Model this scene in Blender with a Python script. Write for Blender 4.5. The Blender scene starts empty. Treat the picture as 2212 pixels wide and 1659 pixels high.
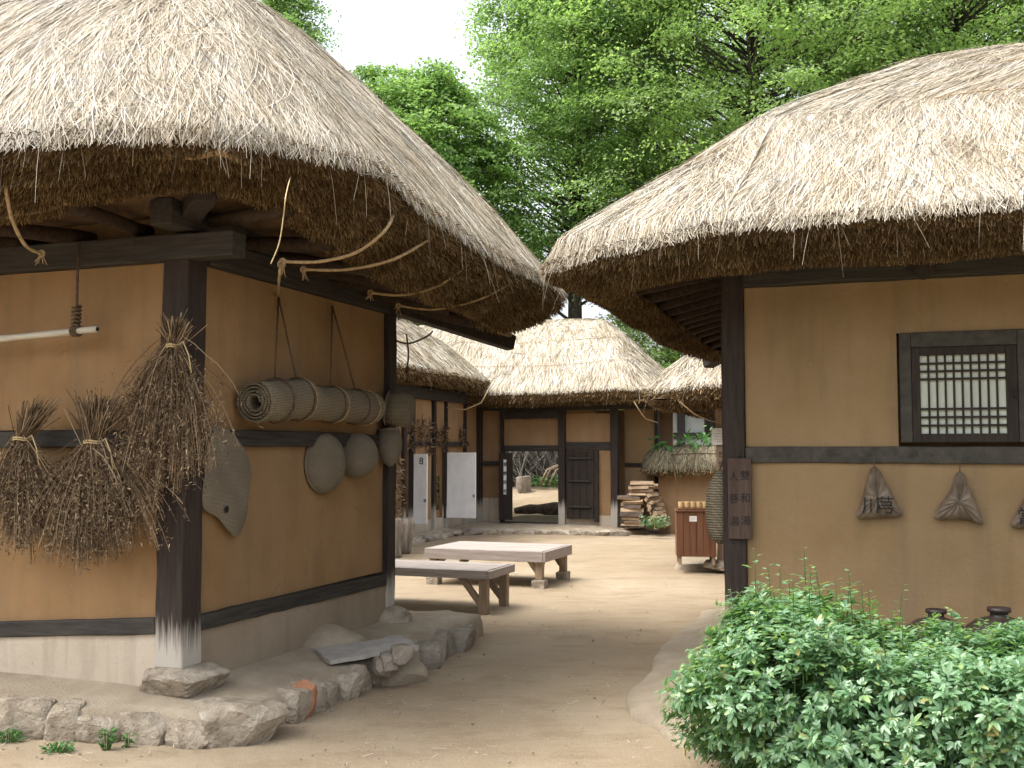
import bpy, bmesh, math, random
import numpy as np
from mathutils import Vector, Matrix
R = math.radians
rng = np.random.default_rng(7)
random.seed(7)
sc = bpy.context.scene
col = sc.collection

# ------------------------------------------------------------------ camera
FPX, CX, CY, CAMZ, PITCH = 2300.0, 1106.0, 829.5, 1.6, R(3.6)
cd = bpy.data.cameras.new('camera'); cam = bpy.data.objects.new('camera', cd); col.objects.link(cam)
cam.location = (0, 0, CAMZ); cam.rotation_euler = (R(90)+PITCH, 0, 0)
cd.sensor_width = 36; cd.lens = 36*FPX/2212; cd.clip_end = 500; cd.clip_start = 0.05
sc.camera = cam
# ------------------------------------------------------------------ sky, sun, exposure
SUN_EL, SUN_AZ = R(66), R(255)      # azimuth clockwise from +Y (the way the camera looks)
w = bpy.data.worlds.new('World'); sc.world = w; w.use_nodes = True
nt = w.node_tree; bg = nt.nodes['Background']
sky = nt.nodes.new('ShaderNodeTexSky'); sky.sky_type = 'NISHITA'; sky.sun_disc = False
sky.sun_elevation = SUN_EL; sky.sun_rotation = SUN_AZ
sky.air_density = 1.0; sky.dust_density = 6.0; sky.ozone_density = 1.0
hs = nt.nodes.new('ShaderNodeHueSaturation'); hs.inputs['Saturation'].default_value = 0.35
nt.links.new(sky.outputs[0], hs.inputs['Color']); nt.links.new(hs.outputs[0], bg.inputs[0])
bg.inputs[1].default_value = 0.15
sd = bpy.data.lights.new('sun', 'SUN'); sun = bpy.data.objects.new('sun', sd); col.objects.link(sun)
sd.energy = 0.5; sd.angle = R(40); sd.color = (1.0, 0.96, 0.88)
dirv = Vector((math.sin(SUN_AZ)*math.cos(SUN_EL), math.cos(SUN_AZ)*math.cos(SUN_EL), math.sin(SUN_EL)))
sun.rotation_euler = dirv.to_track_quat('Z', 'Y').to_euler()
vs = sc.view_settings
vs.view_transform = 'Standard'; vs.look = 'None'; vs.gamma = 1; vs.use_curve_mapping = False
vs.exposure = 1.72
sc.cycles.max_bounces = 8; sc.cycles.diffuse_bounces = 4; sc.cycles.transparent_max_bounces = 8

# ------------------------------------------------------------------ helpers
def ray(px, py):
    f = Vector((0, math.cos(PITCH), math.sin(PITCH))); u = Vector((0, -math.sin(PITCH), math.cos(PITCH)))
    return f*FPX + Vector((1, 0, 0))*(px-CX) + u*(CY-py)
def at(px, py, Y):
    r = ray(px, py); return Vector((0, 0, CAMZ)) + r*(Y/r.y)
def ground(px, py, z=0.0):
    r = ray(px, py); return Vector((0, 0, CAMZ)) + r*((z-CAMZ)/r.z)
class Frame:
    def __init__(s, x, y, rz, z=0.0):
        s.loc = Vector((x, y, z)); s.rz = rz
        s.m = Matrix.Translation(s.loc) @ Matrix.Rotation(rz, 4, 'Z'); s.inv = s.m.inverted()
    def wall(s, px, py, axis='y', v=0.0):      # where a line of sight meets the plane local axis = v
        o = s.inv @ Vector((0, 0, CAMZ)); d = s.inv.to_3x3() @ ray(px, py); k = 'xyz'.index(axis)
        return o + d*((v-o[k])/d[k])
    def loc_of(s, p): return s.inv @ Vector(p)
    def world(s, *p): return s.m @ Vector(p)

def tag(o, label=None, cat=None, group=None, kind=None):
    if label: o['label'] = label
    if cat: o['category'] = cat
    if group: o['group'] = group
    if kind: o['kind'] = kind
    return o
def empty(name, loc, rz=0.0, **kw):
    o = bpy.data.objects.new(name, None); col.objects.link(o); o.location = loc; o.rotation_euler = (0, 0, rz)
    o.empty_display_size = 0.2
    return tag(o, **kw)
def copy_tree(o, parent=None):
    c = o.copy(); col.objects.link(c)
    if parent: c.parent = parent
    for ch in list(o.children): copy_tree(ch, c)
    return c

class MB:
    def __init__(s): s.v = []; s.f = []; s.n = 0
    def add(s, v, f):
        s.v.extend([tuple(p) for p in v]); s.f.extend([tuple(i+s.n for i in q) for q in f]); s.n += len(v); return s
    def box(s, c, size, rz=0, rx=0, ry=0, jit=0.0):
        m = Matrix.Translation(c) @ Matrix.Rotation(rz, 4, 'Z') @ Matrix.Rotation(ry, 4, 'Y') @ Matrix.Rotation(rx, 4, 'X')
        h = [x/2 for x in size]
        v = [m @ Vector((sx*h[0]+random.uniform(-jit, jit), sy*h[1]+random.uniform(-jit, jit), sz*h[2]+random.uniform(-jit, jit))) for sz in (-1, 1) for sy in (-1, 1) for sx in (-1, 1)]
        return s.add(v, [(0, 2, 3, 1), (4, 5, 7, 6), (0, 1, 5, 4), (2, 6, 7, 3), (0, 4, 6, 2), (1, 3, 7, 5)])
    def span(s, lo, hi, jit=0.0):
        return s.box([(a+b)/2 for a, b in zip(lo, hi)], [abs(b-a) for a, b in zip(lo, hi)], jit=jit)
    def beam(s, a, b, wd, ht, seg=8, jit=0.004, up=(0, 0, 1)):   # hewn timber with slightly uneven faces
        a = Vector(a); b = Vector(b); d = (b-a).normalized(); up = Vector(up)
        if abs(d.dot(up)) > 0.95: up = Vector((0, 1, 0))
        x = d.cross(up).normalized(); y = x.cross(d).normalized(); V = []; F = []; bm_ = min(0.012, 0.003*(b-a).length); bw = (random.uniform(-bm_, bm_), random.uniform(-bm_, bm_))
        for i in range(seg+1):
            p = a.lerp(b, i/seg) + x*bw[0]*math.sin(math.pi*i/seg) + y*bw[1]*math.sin(math.pi*i/seg)
            for sx, sy in ((-1, -1), (1, -1), (1, 1), (-1, 1)):
                V.append(p + x*(sx*wd/2+random.uniform(-jit, jit)) + y*(sy*ht/2+random.uniform(-jit, jit)))
        for i in range(seg):
            for k in range(4):
                F.append((i*4+k, i*4+(k+1) % 4, i*4+4+(k+1) % 4, i*4+4+k))
        F.append((3, 2, 1, 0)); F.append(tuple(seg*4+k for k in range(4)))
        return s.add(V, F)
    def tube(s, pts, r, n=8, cap=True, jit=0.0):
        pts = [Vector(p) for p in pts]; rs = r if isinstance(r, (list, tuple)) else [r]*len(pts)
        V = []; F = []; prev = None
        for i, p in enumerate(pts):
            d = (pts[min(i+1, len(pts)-1)]-pts[max(i-1, 0)])
            d = d.normalized() if d.length > 1e-9 else Vector((0, 0, 1))
            ref = prev if prev is not None else (Vector((0, 0, 1)) if abs(d.z) < 0.9 else Vector((1, 0, 0)))
            x = (ref - d*ref.dot(d)).normalized(); prev = x; y = d.cross(x)
            for k in range(n):
                a = 2*math.pi*k/n; q = rs[i]*(1+random.uniform(-jit, jit))
                V.append(p + (x*math.cos(a)+y*math.sin(a))*q)
        for i in range(len(pts)-1):
            for k in range(n): F.append((i*n+k, i*n+(k+1) % n, (i+1)*n+(k+1) % n, (i+1)*n+k))
        if cap: F.append(tuple(range(n-1, -1, -1))); F.append(tuple((len(pts)-1)*n+k for k in range(n)))
        return s.add(V, F)
    def lathe(s, prof, c=(0, 0, 0), n=24, m=None, jit=0.0, squash=(1, 1)):
        V = []; F = []; m = m or Matrix.Translation(c)
        for r, z in prof:
            for k in range(n):
                a = 2*math.pi*k/n; q = r*(1+random.uniform(-jit, jit))
                V.append(m @ Vector((q*math.cos(a)*squash[0], q*math.sin(a)*squash[1], z)))
        for i in range(len(prof)-1):
            for k in range(n): F.append((i*n+k, i*n+(k+1) % n, (i+1)*n+(k+1) % n, (i+1)*n+k))
        F.append(tuple(range(n-1, -1, -1))); F.append(tuple((len(prof)-1)*n+k for k in range(n)))
        return s.add(V, F)
    def build(s, name, mat, parent=None, smooth=False, bevel=0.0, loc=None):
        me = bpy.data.meshes.new(name); me.from_pydata(s.v, [], s.f); me.update()
        return link(me, name, mat, parent, smooth, bevel, loc)
def link(me, name, mat, parent=None, smooth=False, bevel=0.0, loc=None):
    me.materials.append(mat)
    if smooth: me.polygons.foreach_set('use_smooth', [True]*len(me.polygons))
    o = bpy.data.objects.new(name, me); col.objects.link(o)
    if parent: o.parent = parent
    if loc is not None: o.location = loc
    if bevel:
        b = o.modifiers.new('bevel', 'BEVEL'); b.width = bevel; b.segments = 2; b.limit_method = 'ANGLE'
    return o
def quads(name, V, F, mat, parent=None, smooth=False, loc=None):     # V (n,3), F (m,4) numpy arrays
    me = bpy.data.meshes.new(name); V = np.asarray(V, np.float32); F = np.asarray(F, np.int32); k = F.shape[1]
    me.vertices.add(len(V)); me.vertices.foreach_set('co', V.ravel())
    me.loops.add(F.size); me.loops.foreach_set('vertex_index', F.ravel())
    me.polygons.add(len(F)); me.polygons.foreach_set('loop_start', np.arange(0, F.size, k, dtype=np.int32))
    me.update(calc_edges=True); me.validate()
    return link(me, name, mat, parent, smooth, 0, loc)
def nrm(a): return a/np.maximum(np.linalg.norm(a, axis=-1, keepdims=True), 1e-9)
def ribbons(paths, width, side):       # paths (n,k,3); width (n,k); side (n,k,3) -> V, F
    n, k, _ = paths.shape
    a = paths - side*width[..., None]/2; b = paths + side*width[..., None]/2
    V = np.stack([a, b], 2).reshape(n*k*2, 3)
    base = (np.arange(n)*k*2)[:, None] + (np.arange(k-1)*2)[None, :]
    F = np.stack([base, base+1, base+3, base+2], -1).reshape(-1, 4)
    return V, F
def join_vf(parts):
    V = []; F = []; n = 0
    for v, f in parts: V.append(v); F.append(f+n); n += len(v)
    return np.concatenate(V), np.concatenate(F)
def smoothnoise(p, scale, seed):       # cheap smooth 3-D noise from sines, about -1..1
    r = np.random.default_rng(seed); out = 0
    for i in range(5):
        k = r.normal(size=3)*scale*(0.6+0.5*i); out = out + np.sin(p @ k + r.uniform(0, 6.28))/(1+0.4*i)
    return out/2.6

# ------------------------------------------------------------------ materials
def newmat(name):
    m = bpy.data.materials.new(name); m.use_nodes = True; nt = m.node_tree
    return m, nt, nt.nodes['Principled BSDF']
def N(nt, t, **kw):
    n = nt.nodes.new(t)
    for k, v in kw.items():
        if k in n.inputs: n.inputs[k].default_value = v
        else: setattr(n, k, v)
    return n
def ramp(nt, src, stops):
    n = nt.nodes.new('ShaderNodeValToRGB'); e = n.color_ramp.elements
    while len(e) > 1: e.remove(e[0])
    e[0].position = stops[0][0]; e[0].color = (*stops[0][1], 1) if len(stops[0][1]) == 3 else stops[0][1]
    for p, c in stops[1:]:
        q = e.new(p); q.color = (*c, 1) if len(c) == 3 else c
    nt.links.new(src, n.inputs[0]); return n.outputs[0]
def mixc(nt, fac, a, b, mode='MIX'):
    n = nt.nodes.new('ShaderNodeMix'); n.data_type = 'RGBA'; n.blend_type = mode
    for s, v in ((0, fac), (6, a), (7, b)):
        if hasattr(v, 'node'): nt.links.new(v, n.inputs[s])
        elif s == 0: n.inputs[0].default_value = v
        else: n.inputs[s].default_value = (*v, 1)
    return n.outputs[2]
def noise(nt, scale, detail=6, rough=0.6, stretch=None, co='Object'):
    tc = nt.nodes.new('ShaderNodeTexCoord'); n = N(nt, 'ShaderNodeTexNoise'); n.inputs['Scale'].default_value = scale
    n.inputs['Detail'].default_value = detail; n.inputs['Roughness'].default_value = rough
    if stretch:
        mp = nt.nodes.new('ShaderNodeMapping'); mp.inputs['Scale'].default_value = stretch
        nt.links.new(tc.outputs[co], mp.inputs[0]); nt.links.new(mp.outputs[0], n.inputs[0])
    else: nt.links.new(tc.outputs[co], n.inputs[0])
    return n.outputs[0]
def bump(nt, bs, src, strength=0.4, dist=0.01):
    b = nt.nodes.new('ShaderNodeBump'); b.inputs['Strength'].default_value = strength; b.inputs['Distance'].default_value = dist
    nt.links.new(src, b.inputs['Height']); nt.links.new(b.outputs[0], bs.inputs['Normal']); return b
def objz(nt):
    tc = nt.nodes.new('ShaderNodeTexCoord'); s = nt.nodes.new('ShaderNodeSeparateXYZ'); nt.links.new(tc.outputs['Object'], s.inputs[0]); return s.outputs[2]
def math_(nt, op, a, b=0.0, clamp=False):
    n = nt.nodes.new('ShaderNodeMath'); n.operation = op; n.use_clamp = clamp
    for i, v in enumerate((a, b)):
        if hasattr(v, 'node'): nt.links.new(v, n.inputs[i])
        else: n.inputs[i].default_value = v
    return n.outputs[0]
def island(nt):
    return nt.nodes.new('ShaderNodeNewGeometry').outputs['Random Per Island']

def m_noise(name, stops, scale=6, rough=0.85, bs=0.3, bd=0.01, bscale=60, stretch=None, spec=0.2, detail=6):
    m, nt, b = newmat(name); b.inputs['Roughness'].default_value = rough; b.inputs['Specular IOR Level'].default_value = spec
    c = ramp(nt, noise(nt, scale, detail, 0.62, stretch), stops); nt.links.new(c, b.inputs['Base Color'])
    if bs: bump(nt, b, noise(nt, bscale, 8, 0.65, stretch), bs, bd)
    return m
def m_island(name, stops, rough=0.6, spec=0.25, mottle=None):
    m, nt, b = newmat(name); b.inputs['Roughness'].default_value = rough; b.inputs['Specular IOR Level'].default_value = spec
    c = ramp(nt, island(nt), stops)
    if mottle: c = mixc(nt, ramp(nt, noise(nt, mottle[0], 4), [(0.42, (0, 0, 0)), (0.68, (1, 1, 1))]), c, mixc(nt, 1.0, c, mottle[1], 'MULTIPLY'))
    nt.links.new(c, b.inputs['Base Color']); return m
def m_straw(name, stops, rough=0.6, spec=0.25, mottle=None):
    m, nt, b = newmat(name); b.inputs['Roughness'].default_value = rough; b.inputs['Specular IOR Level'].default_value = spec
    c = ramp(nt, island(nt), stops)
    c = mixc(nt, ramp(nt, noise(nt, 1.3, 5, 0.6), [(0.42, (0, 0, 0)), (0.68, (0.8, 0.8, 0.8))]), c, mixc(nt, 1.0, c, (0.78, 0.72, 0.63), 'MULTIPLY'))   # browner patches
    c = mixc(nt, ramp(nt, noise(nt, 2.7, 5, 0.65), [(0.48, (0, 0, 0)), (0.66, (0.8, 0.8, 0.8))]), c, mixc(nt, 1.0, c, (0.92, 0.98, 1.10), 'MULTIPLY'))   # silvery weathering
    nt.links.new(c, b.inputs['Base Color']); return m
def m_leaf(name, stops, rough=0.5, spec=0.3, trans=0.45, tint=(1.25, 1.3, 0.5)):
    m, nt, b = newmat(name); b.inputs['Roughness'].default_value = rough; b.inputs['Specular IOR Level'].default_value = spec
    c = ramp(nt, island(nt), stops); nt.links.new(c, b.inputs['Base Color'])
    t = nt.nodes.new('ShaderNodeBsdfTranslucent'); nt.links.new(mixc(nt, 1.0, c, tint, 'MULTIPLY'), t.inputs[0])
    mx = nt.nodes.new('ShaderNodeMixShader'); mx.inputs[0].default_value = trans
    nt.links.new(b.outputs[0], mx.inputs[1]); nt.links.new(t.outputs[0], mx.inputs[2]); nt.links.new(mx.outputs[0], nt.nodes['Material Output'].inputs[0])
    return m

def m_wood(name, dark, light, foot=None, scale=3.0, stretch=(14, 14, 1.0), rough=0.75):
    m, nt, b = newmat(name); b.inputs['Roughness'].default_value = rough; b.inputs['Specular IOR Level'].default_value = 0.25
    g = noise(nt, scale, 9, 0.7, stretch); c = ramp(nt, g, [(0.3, dark), (0.72, light)])
    if foot:      # bleached, rain-splashed foot of a post
        z = math_(nt, 'ADD', objz(nt), math_(nt, 'MULTIPLY', noise(nt, 2.0, 6, 0.7, (30, 30, 1)), -0.5))
        fz = ramp(nt, math_(nt, 'SUBTRACT', z, foot[0]-0.25), [(0.0, (1, 1, 1)), (foot[1], (0, 0, 0))])
        c = mixc(nt, fz, c, foot[2])
    nt.links.new(c, b.inputs['Base Color']); bump(nt, b, g, 0.35, 0.006); return m
def m_mud(name, a, bcol, stain=(0.30, 0.24, 0.17), streak=True):
    m, nt, b = newmat(name); b.inputs['Roughness'].default_value = 0.95; b.inputs['Specular IOR Level'].default_value = 0.08
    c = mixc(nt, ramp(nt, noise(nt, 1.6, 7, 0.6), [(0.35, (0, 0, 0)), (0.7, (1, 1, 1))]), a, bcol)
    c = mixc(nt, ramp(nt, noise(nt, 0.9, 5, 0.5, (1.6, 1.6, 0.5)), [(0.5, (0, 0, 0)), (0.75, (0.55, 0.55, 0.55))]), c, stain)
    sp = ramp(nt, noise(nt, 55, 3, 0.6), [(0.68, (0, 0, 0)), (0.74, (1, 1, 1))])
    c = mixc(nt, math_(nt, 'MULTIPLY', sp, 0.35), c, (0.14, 0.10, 0.06))
    fl = ramp(nt, noise(nt, 10, 2, 0.5, (1, 1, 6)), [(0.74, (0, 0, 0)), (0.77, (1, 1, 1))])
    c = mixc(nt, math_(nt, 'MULTIPLY', fl, 0.25), c, (0.18, 0.12, 0.06))
    tc = nt.nodes.new('ShaderNodeTexCoord'); wn = N(nt, 'ShaderNodeTexNoise'); wn.inputs['Scale'].default_value = 3.0; wn.inputs['Detail'].default_value = 6
    nt.links.new(tc.outputs['Object'], wn.inputs[0]); wv = nt.nodes.new('ShaderNodeVectorMath'); wv.operation = 'MULTIPLY_ADD'; wv.inputs[1].default_value = (0.35, 0.35, 0.35)
    nt.links.new(wn.outputs[1], wv.inputs[0]); nt.links.new(tc.outputs['Object'], wv.inputs[2])
    vo = nt.nodes.new('ShaderNodeTexVoronoi'); vo.feature = 'DISTANCE_TO_EDGE'; vo.inputs['Scale'].default_value = 1.35; nt.links.new(wv.outputs[0], vo.inputs[0])
    ck = ramp(nt, vo.outputs[0], [(0.0, (1, 1, 1)), (0.006, (0, 0, 0))]); ck = math_(nt, 'MULTIPLY', ck, ramp(nt, noise(nt, 0.8, 3), [(0.56, (0, 0, 0)), (0.66, (0.5, 0.5, 0.5))]))
    c = mixc(nt, ck, c, (0.07, 0.05, 0.03))
    lf = ramp(nt, noise(nt, 22, 2, 0.5, (1, 1, 3.5)), [(0.70, (0, 0, 0)), (0.73, (1, 1, 1))]); c = mixc(nt, math_(nt, 'MULTIPLY', lf, 0.28), c, (0.46, 0.37, 0.25))
    rs = ramp(nt, noise(nt, 2.2, 5, 0.6, (3.5, 3.5, 0.35)), [(0.5, (0, 0, 0)), (0.72, (0.35, 0.35, 0.35))]); c = mixc(nt, rs, c, (0.15, 0.115, 0.075))   # rain streaks
    nt.links.new(c, b.inputs['Base Color'])
    bump(nt, b, mixc(nt, 0.4, noise(nt, 28, 8, 0.6), noise(nt, 3, 3)), 0.5, 0.018); return m

M = {}
M['mud'] = m_mud('mud_plaster', (0.235, 0.142, 0.066), (0.305, 0.192, 0.098), (0.225, 0.155, 0.093))
M['mud_right'] = m_mud('mud_plaster_pale', (0.24, 0.160, 0.080), (0.30, 0.208, 0.115), (0.235, 0.17, 0.10))
M['mud_far'] = m_mud('mud_plaster_orange', (0.26, 0.155, 0.075), (0.32, 0.20, 0.108))
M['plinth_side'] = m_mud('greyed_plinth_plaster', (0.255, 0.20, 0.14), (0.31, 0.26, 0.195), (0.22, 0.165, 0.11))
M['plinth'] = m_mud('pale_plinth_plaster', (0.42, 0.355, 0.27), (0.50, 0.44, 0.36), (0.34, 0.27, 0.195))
M['wood'] = m_wood('dark_timber', (0.015, 0.012, 0.010), (0.048, 0.036, 0.029))
M['post'] = m_wood('dark_post_timber', (0.016, 0.012, 0.010), (0.052, 0.037, 0.030), foot=(0.44, 0.18, (0.40, 0.37, 0.32)))
M['wood_h'] = m_wood('dark_rail_timber', (0.018, 0.0165, 0.0145), (0.065, 0.057, 0.048), stretch=(1.0, 14, 14))
M['wood_y'] = m_wood('dark_side_timber', (0.016, 0.0145, 0.013), (0.062, 0.054, 0.046), stretch=(14, 1.0, 14))
M['wood_grey'] = m_wood('greyed_window_timber', (0.028, 0.026, 0.021), (0.085, 0.076, 0.062), stretch=(4, 14, 4))
M['rafter'] = m_noise('rafter_wood', [(0.3, (0.018, 0.012, 0.008)), (0.7, (0.06, 0.038, 0.024))], 8, 0.8, 0.3, 0.005, 40, (4, 4, 4))
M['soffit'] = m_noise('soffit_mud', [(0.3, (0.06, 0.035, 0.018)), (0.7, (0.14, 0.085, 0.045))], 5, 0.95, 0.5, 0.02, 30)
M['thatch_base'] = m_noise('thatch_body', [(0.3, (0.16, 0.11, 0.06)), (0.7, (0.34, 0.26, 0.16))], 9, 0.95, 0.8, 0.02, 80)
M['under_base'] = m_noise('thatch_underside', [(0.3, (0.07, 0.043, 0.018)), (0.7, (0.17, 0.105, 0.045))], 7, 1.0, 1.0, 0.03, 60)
M['straw'] = m_straw('weathered_straw', [(0.0, (0.10, 0.078, 0.046)), (0.2, (0.26, 0.212, 0.14)), (0.5, (0.415, 0.36, 0.262)), (0.8, (0.53, 0.48, 0.38)), (1.0, (0.68, 0.64, 0.55))], 0.55, 0.3, (1.3, (0.80, 0.74, 0.66)))
M['stub'] = m_island('cut_straw_ends', [(0.0, (0.045, 0.03, 0.015)), (0.5, (0.16, 0.105, 0.05)), (1.0, (0.34, 0.245, 0.13))], 0.85, 0.1, (2.2, (0.55, 0.5, 0.45)))
M['rope'] = m_noise('straw_rope', [(0.3, (0.22, 0.15, 0.075)), (0.7, (0.42, 0.31, 0.17))], 40, 0.9, 0.6, 0.004, 150)
M['rope_dark'] = m_noise('old_dark_rope', [(0.3, (0.05, 0.035, 0.02)), (0.7, (0.16, 0.11, 0.07))], 40, 0.9, 0.6, 0.004, 150)
M['stone'] = m_noise('rough_stone', [(0.3, (0.20, 0.162, 0.12)), (0.45, (0.37, 0.31, 0.235)), (0.6, (0.46, 0.40, 0.315)), (0.75, (0.56, 0.505, 0.42))], 9, 0.95, 1.0, 0.05, 26, detail=10)
M['stone_dark'] = m_noise('grey_stone', [(0.25, (0.16, 0.135, 0.105)), (0.5, (0.26, 0.225, 0.18)), (0.75, (0.38, 0.335, 0.275))], 6, 0.95, 0.9, 0.03, 25)
M['slate'] = m_noise('pale_slate', [(0.25, (0.24, 0.22, 0.195)), (0.7, (0.38, 0.36, 0.325))], 6, 0.9, 0.5, 0.008, 40)
M['stone_red'] = m_noise('reddish_stone', [(0.3, (0.30, 0.12, 0.06)), (0.7, (0.46, 0.25, 0.15))], 6, 0.95, 0.8, 0.03, 25)
M['earth'] = m_noise('packed_earth', [(0.3, (0.28, 0.225, 0.16)), (0.55, (0.36, 0.30, 0.22)), (0.75, (0.44, 0.375, 0.285))], 3.5, 0.97, 0.9, 0.02, 60)
M['herb'] = m_island('dried_herb', [(0.0, (0.06, 0.04, 0.024)), (0.5, (0.15, 0.105, 0.066)), (0.85, (0.26, 0.19, 0.12)), (1.0, (0.42, 0.33, 0.21))], 0.9, 0.1)
M['straw_tie'] = m_noise('pale_straw_tie', [(0.3, (0.40, 0.30, 0.15)), (0.7, (0.55, 0.43, 0.24))], 30, 0.8)
M['bamboo'] = m_noise('pale_bamboo', [(0.3, (0.36, 0.33, 0.26)), (0.7, (0.55, 0.52, 0.43))], 4, 0.5, 0.1, 0.002, 60, (1, 8, 8))
M['white_paint'] = m_noise('white_papered_panel', [(0.3, (0.66, 0.66, 0.65)), (0.7, (0.78, 0.78, 0.77))], 5, 0.8, 0.1, 0.003, 90)
M['paper'] = m_noise('window_paper', [(0.3, (0.58, 0.62, 0.52)), (0.7, (0.70, 0.73, 0.63))], 4, 0.9, 0.15, 0.003, 60)
M['notice'] = m_noise('white_notice_paper', [(0.3, (0.70, 0.70, 0.68)), (0.7, (0.80, 0.80, 0.78))], 4, 0.8, 0)
M['ink'] = m_noise('black_ink', [(0.3, (0.008, 0.008, 0.009)), (0.7, (0.02, 0.02, 0.022))], 20, 0.6, 0)
M['sign_wood'] = m_wood('brown_sign_board', (0.045, 0.030, 0.023), (0.105, 0.070, 0.052), scale=2.5, stretch=(12, 12, 1))
M['cabinet'] = m_wood('red_brown_cabinet_board', (0.095, 0.042, 0.021), (0.185, 0.085, 0.045), scale=2.5, stretch=(10, 10, 0.8), rough=0.5)
M['bench'] = m_wood('greyed_plank', (0.24, 0.20, 0.175), (0.42, 0.37, 0.335), scale=2.0, stretch=(1.2, 14, 14), rough=0.6)
M['bench_leg'] = m_wood('bench_leg_wood', (0.20, 0.14, 0.09), (0.36, 0.28, 0.20), scale=2.5, stretch=(10, 10, 1))
M['mortar'] = m_noise('weathered_log_wood', [(0.25, (0.10, 0.08, 0.06)), (0.5, (0.22, 0.185, 0.145)), (0.75, (0.42, 0.37, 0.31))], 5, 0.9, 0.8, 0.015, 20, (3, 3, 0.6))
M['cup'] = m_noise('pale_wood_cup', [(0.3, (0.55, 0.36, 0.17)), (0.7, (0.68, 0.49, 0.27))], 12, 0.5, 0.1, 0.002, 60)
M['split_wood'] = m_noise('split_firewood', [(0.3, (0.27, 0.18, 0.105)), (0.7, (0.50, 0.375, 0.25))], 5, 0.9, 0.6, 0.01, 40, (1, 6, 6))
M['bark'] = m_noise('firewood_bark', [(0.3, (0.05, 0.038, 0.03)), (0.7, (0.16, 0.125, 0.10))], 9, 0.95, 0.9, 0.02, 30)
M['trunk'] = m_noise('tree_bark', [(0.3, (0.035, 0.031, 0.026)), (0.7, (0.10, 0.088, 0.074))], 6, 0.95, 0.8, 0.03, 25, (3, 3, 0.7))
M['twig'] = m_island('dead_twigs', [(0.0, (0.03, 0.026, 0.022)), (0.6, (0.09, 0.08, 0.07)), (1.0, (0.22, 0.20, 0.17))], 0.9, 0.1)
M['jar'] = m_noise('dark_glazed_earthenware', [(0.3, (0.018, 0.013, 0.011)), (0.7, (0.05, 0.038, 0.03))], 5, 0.45, 0.15, 0.004, 40, None, 0.4)
M['leaf_green'] = m_leaf('tree_leaf', [(0.0, (0.14, 0.25, 0.085)), (0.5, (0.22, 0.355, 0.13)), (1.0, (0.32, 0.46, 0.19))], trans=0.6, tint=(1.25, 1.3, 0.8))
M['leaf_yellow'] = m_leaf('light_tree_leaf', [(0.0, (0.185, 0.30, 0.105)), (0.5, (0.275, 0.415, 0.155)), (1.0, (0.38, 0.51, 0.22))], trans=0.6, tint=(1.25, 1.3, 0.8))
M['leaf_bush'] = m_leaf('hedge_leaf', [(0.0, (0.09, 0.20, 0.10)), (0.4, (0.16, 0.30, 0.155)), (0.85, (0.235, 0.385, 0.215)), (0.96, (0.30, 0.45, 0.16)), (1.0, (0.34, 0.29, 0.12))], 0.36, 0.8, 0.4)
M['leaf_weed'] = m_leaf('weed_leaf', [(0.0, (0.045, 0.125, 0.03)), (1.0, (0.11, 0.25, 0.065))], 0.5, 0.3, 0.35)
M['stem_green'] = m_noise('green_stem', [(0.3, (0.03, 0.08, 0.02)), (0.7, (0.08, 0.16, 0.04))], 10, 0.6, 0)
M['greyboard'] = m_noise('grey_wall_board', [(0.3, (0.30, 0.32, 0.29)), (0.7, (0.42, 0.44, 0.40))], 3, 0.8, 0.2)
def m_weave(name, a, b, sc_=90, rough=0.9):
    m, nt, bs = newmat(name); bs.inputs['Roughness'].default_value = rough; bs.inputs['Specular IOR Level'].default_value = 0.12
    tc = nt.nodes.new('ShaderNodeTexCoord'); outs = []
    for d in ('Z', 'DIAGONAL'):
        wv = N(nt, 'ShaderNodeTexWave', bands_direction=d); wv.inputs['Scale'].default_value = sc_/6.28 if d == 'Z' else sc_/9; wv.inputs['Distortion'].default_value = 0.6; wv.inputs['Detail'].default_value = 2
        nt.links.new(tc.outputs['Object'], wv.inputs[0]); outs.append(wv.outputs[1])
    h = math_(nt, 'MULTIPLY', outs[0], math_(nt, 'ADD', math_(nt, 'MULTIPLY', outs[1], 0.5), 0.5))
    c = mixc(nt, h, a, b); c = mixc(nt, ramp(nt, noise(nt, 120, 2), [(0.45, (0, 0, 0)), (0.7, (0.35, 0.35, 0.35))]), c, b); c = mixc(nt, ramp(nt, noise(nt, 5, 5), [(0.4, (0, 0, 0)), (0.7, (0.5, 0.5, 0.5))]), c, a)
    nt.links.new(c, bs.inputs['Base Color']); bump(nt, bs, h, 0.8, 0.008); return m
M['weave'] = m_weave('woven_straw', (0.10, 0.08, 0.052), (0.35, 0.30, 0.215), 190)
M['weave_fine'] = m_weave('fine_woven_straw', (0.14, 0.115, 0.08), (0.36, 0.315, 0.24), 250)
M['weave_net'] = m_weave('coarse_straw_net', (0.08, 0.067, 0.042), (0.36, 0.315, 0.225), 110)
M['bag'] = m_noise('brown_paper_bag', [(0.3, (0.085, 0.06, 0.04)), (0.5, (0.17, 0.13, 0.092)), (0.75, (0.27, 0.23, 0.18))], 7, 0.6, 0.6, 0.015, 18)
# ------------------------------------------------------------------ frames of the buildings (local x along the front to the right, y away)
RZ = R(-20)
L = Frame(-1.97, 6.37, RZ)          # near corner of the house on the left
RH = Frame(1.56, 7.43, RZ)          # near corner of the house on the right
F = Frame(-0.68, 22.0, RZ)         # left end of the gate house front
RB = Frame(2.78, 14.1, RZ)          # near corner of the house behind the right one

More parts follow.
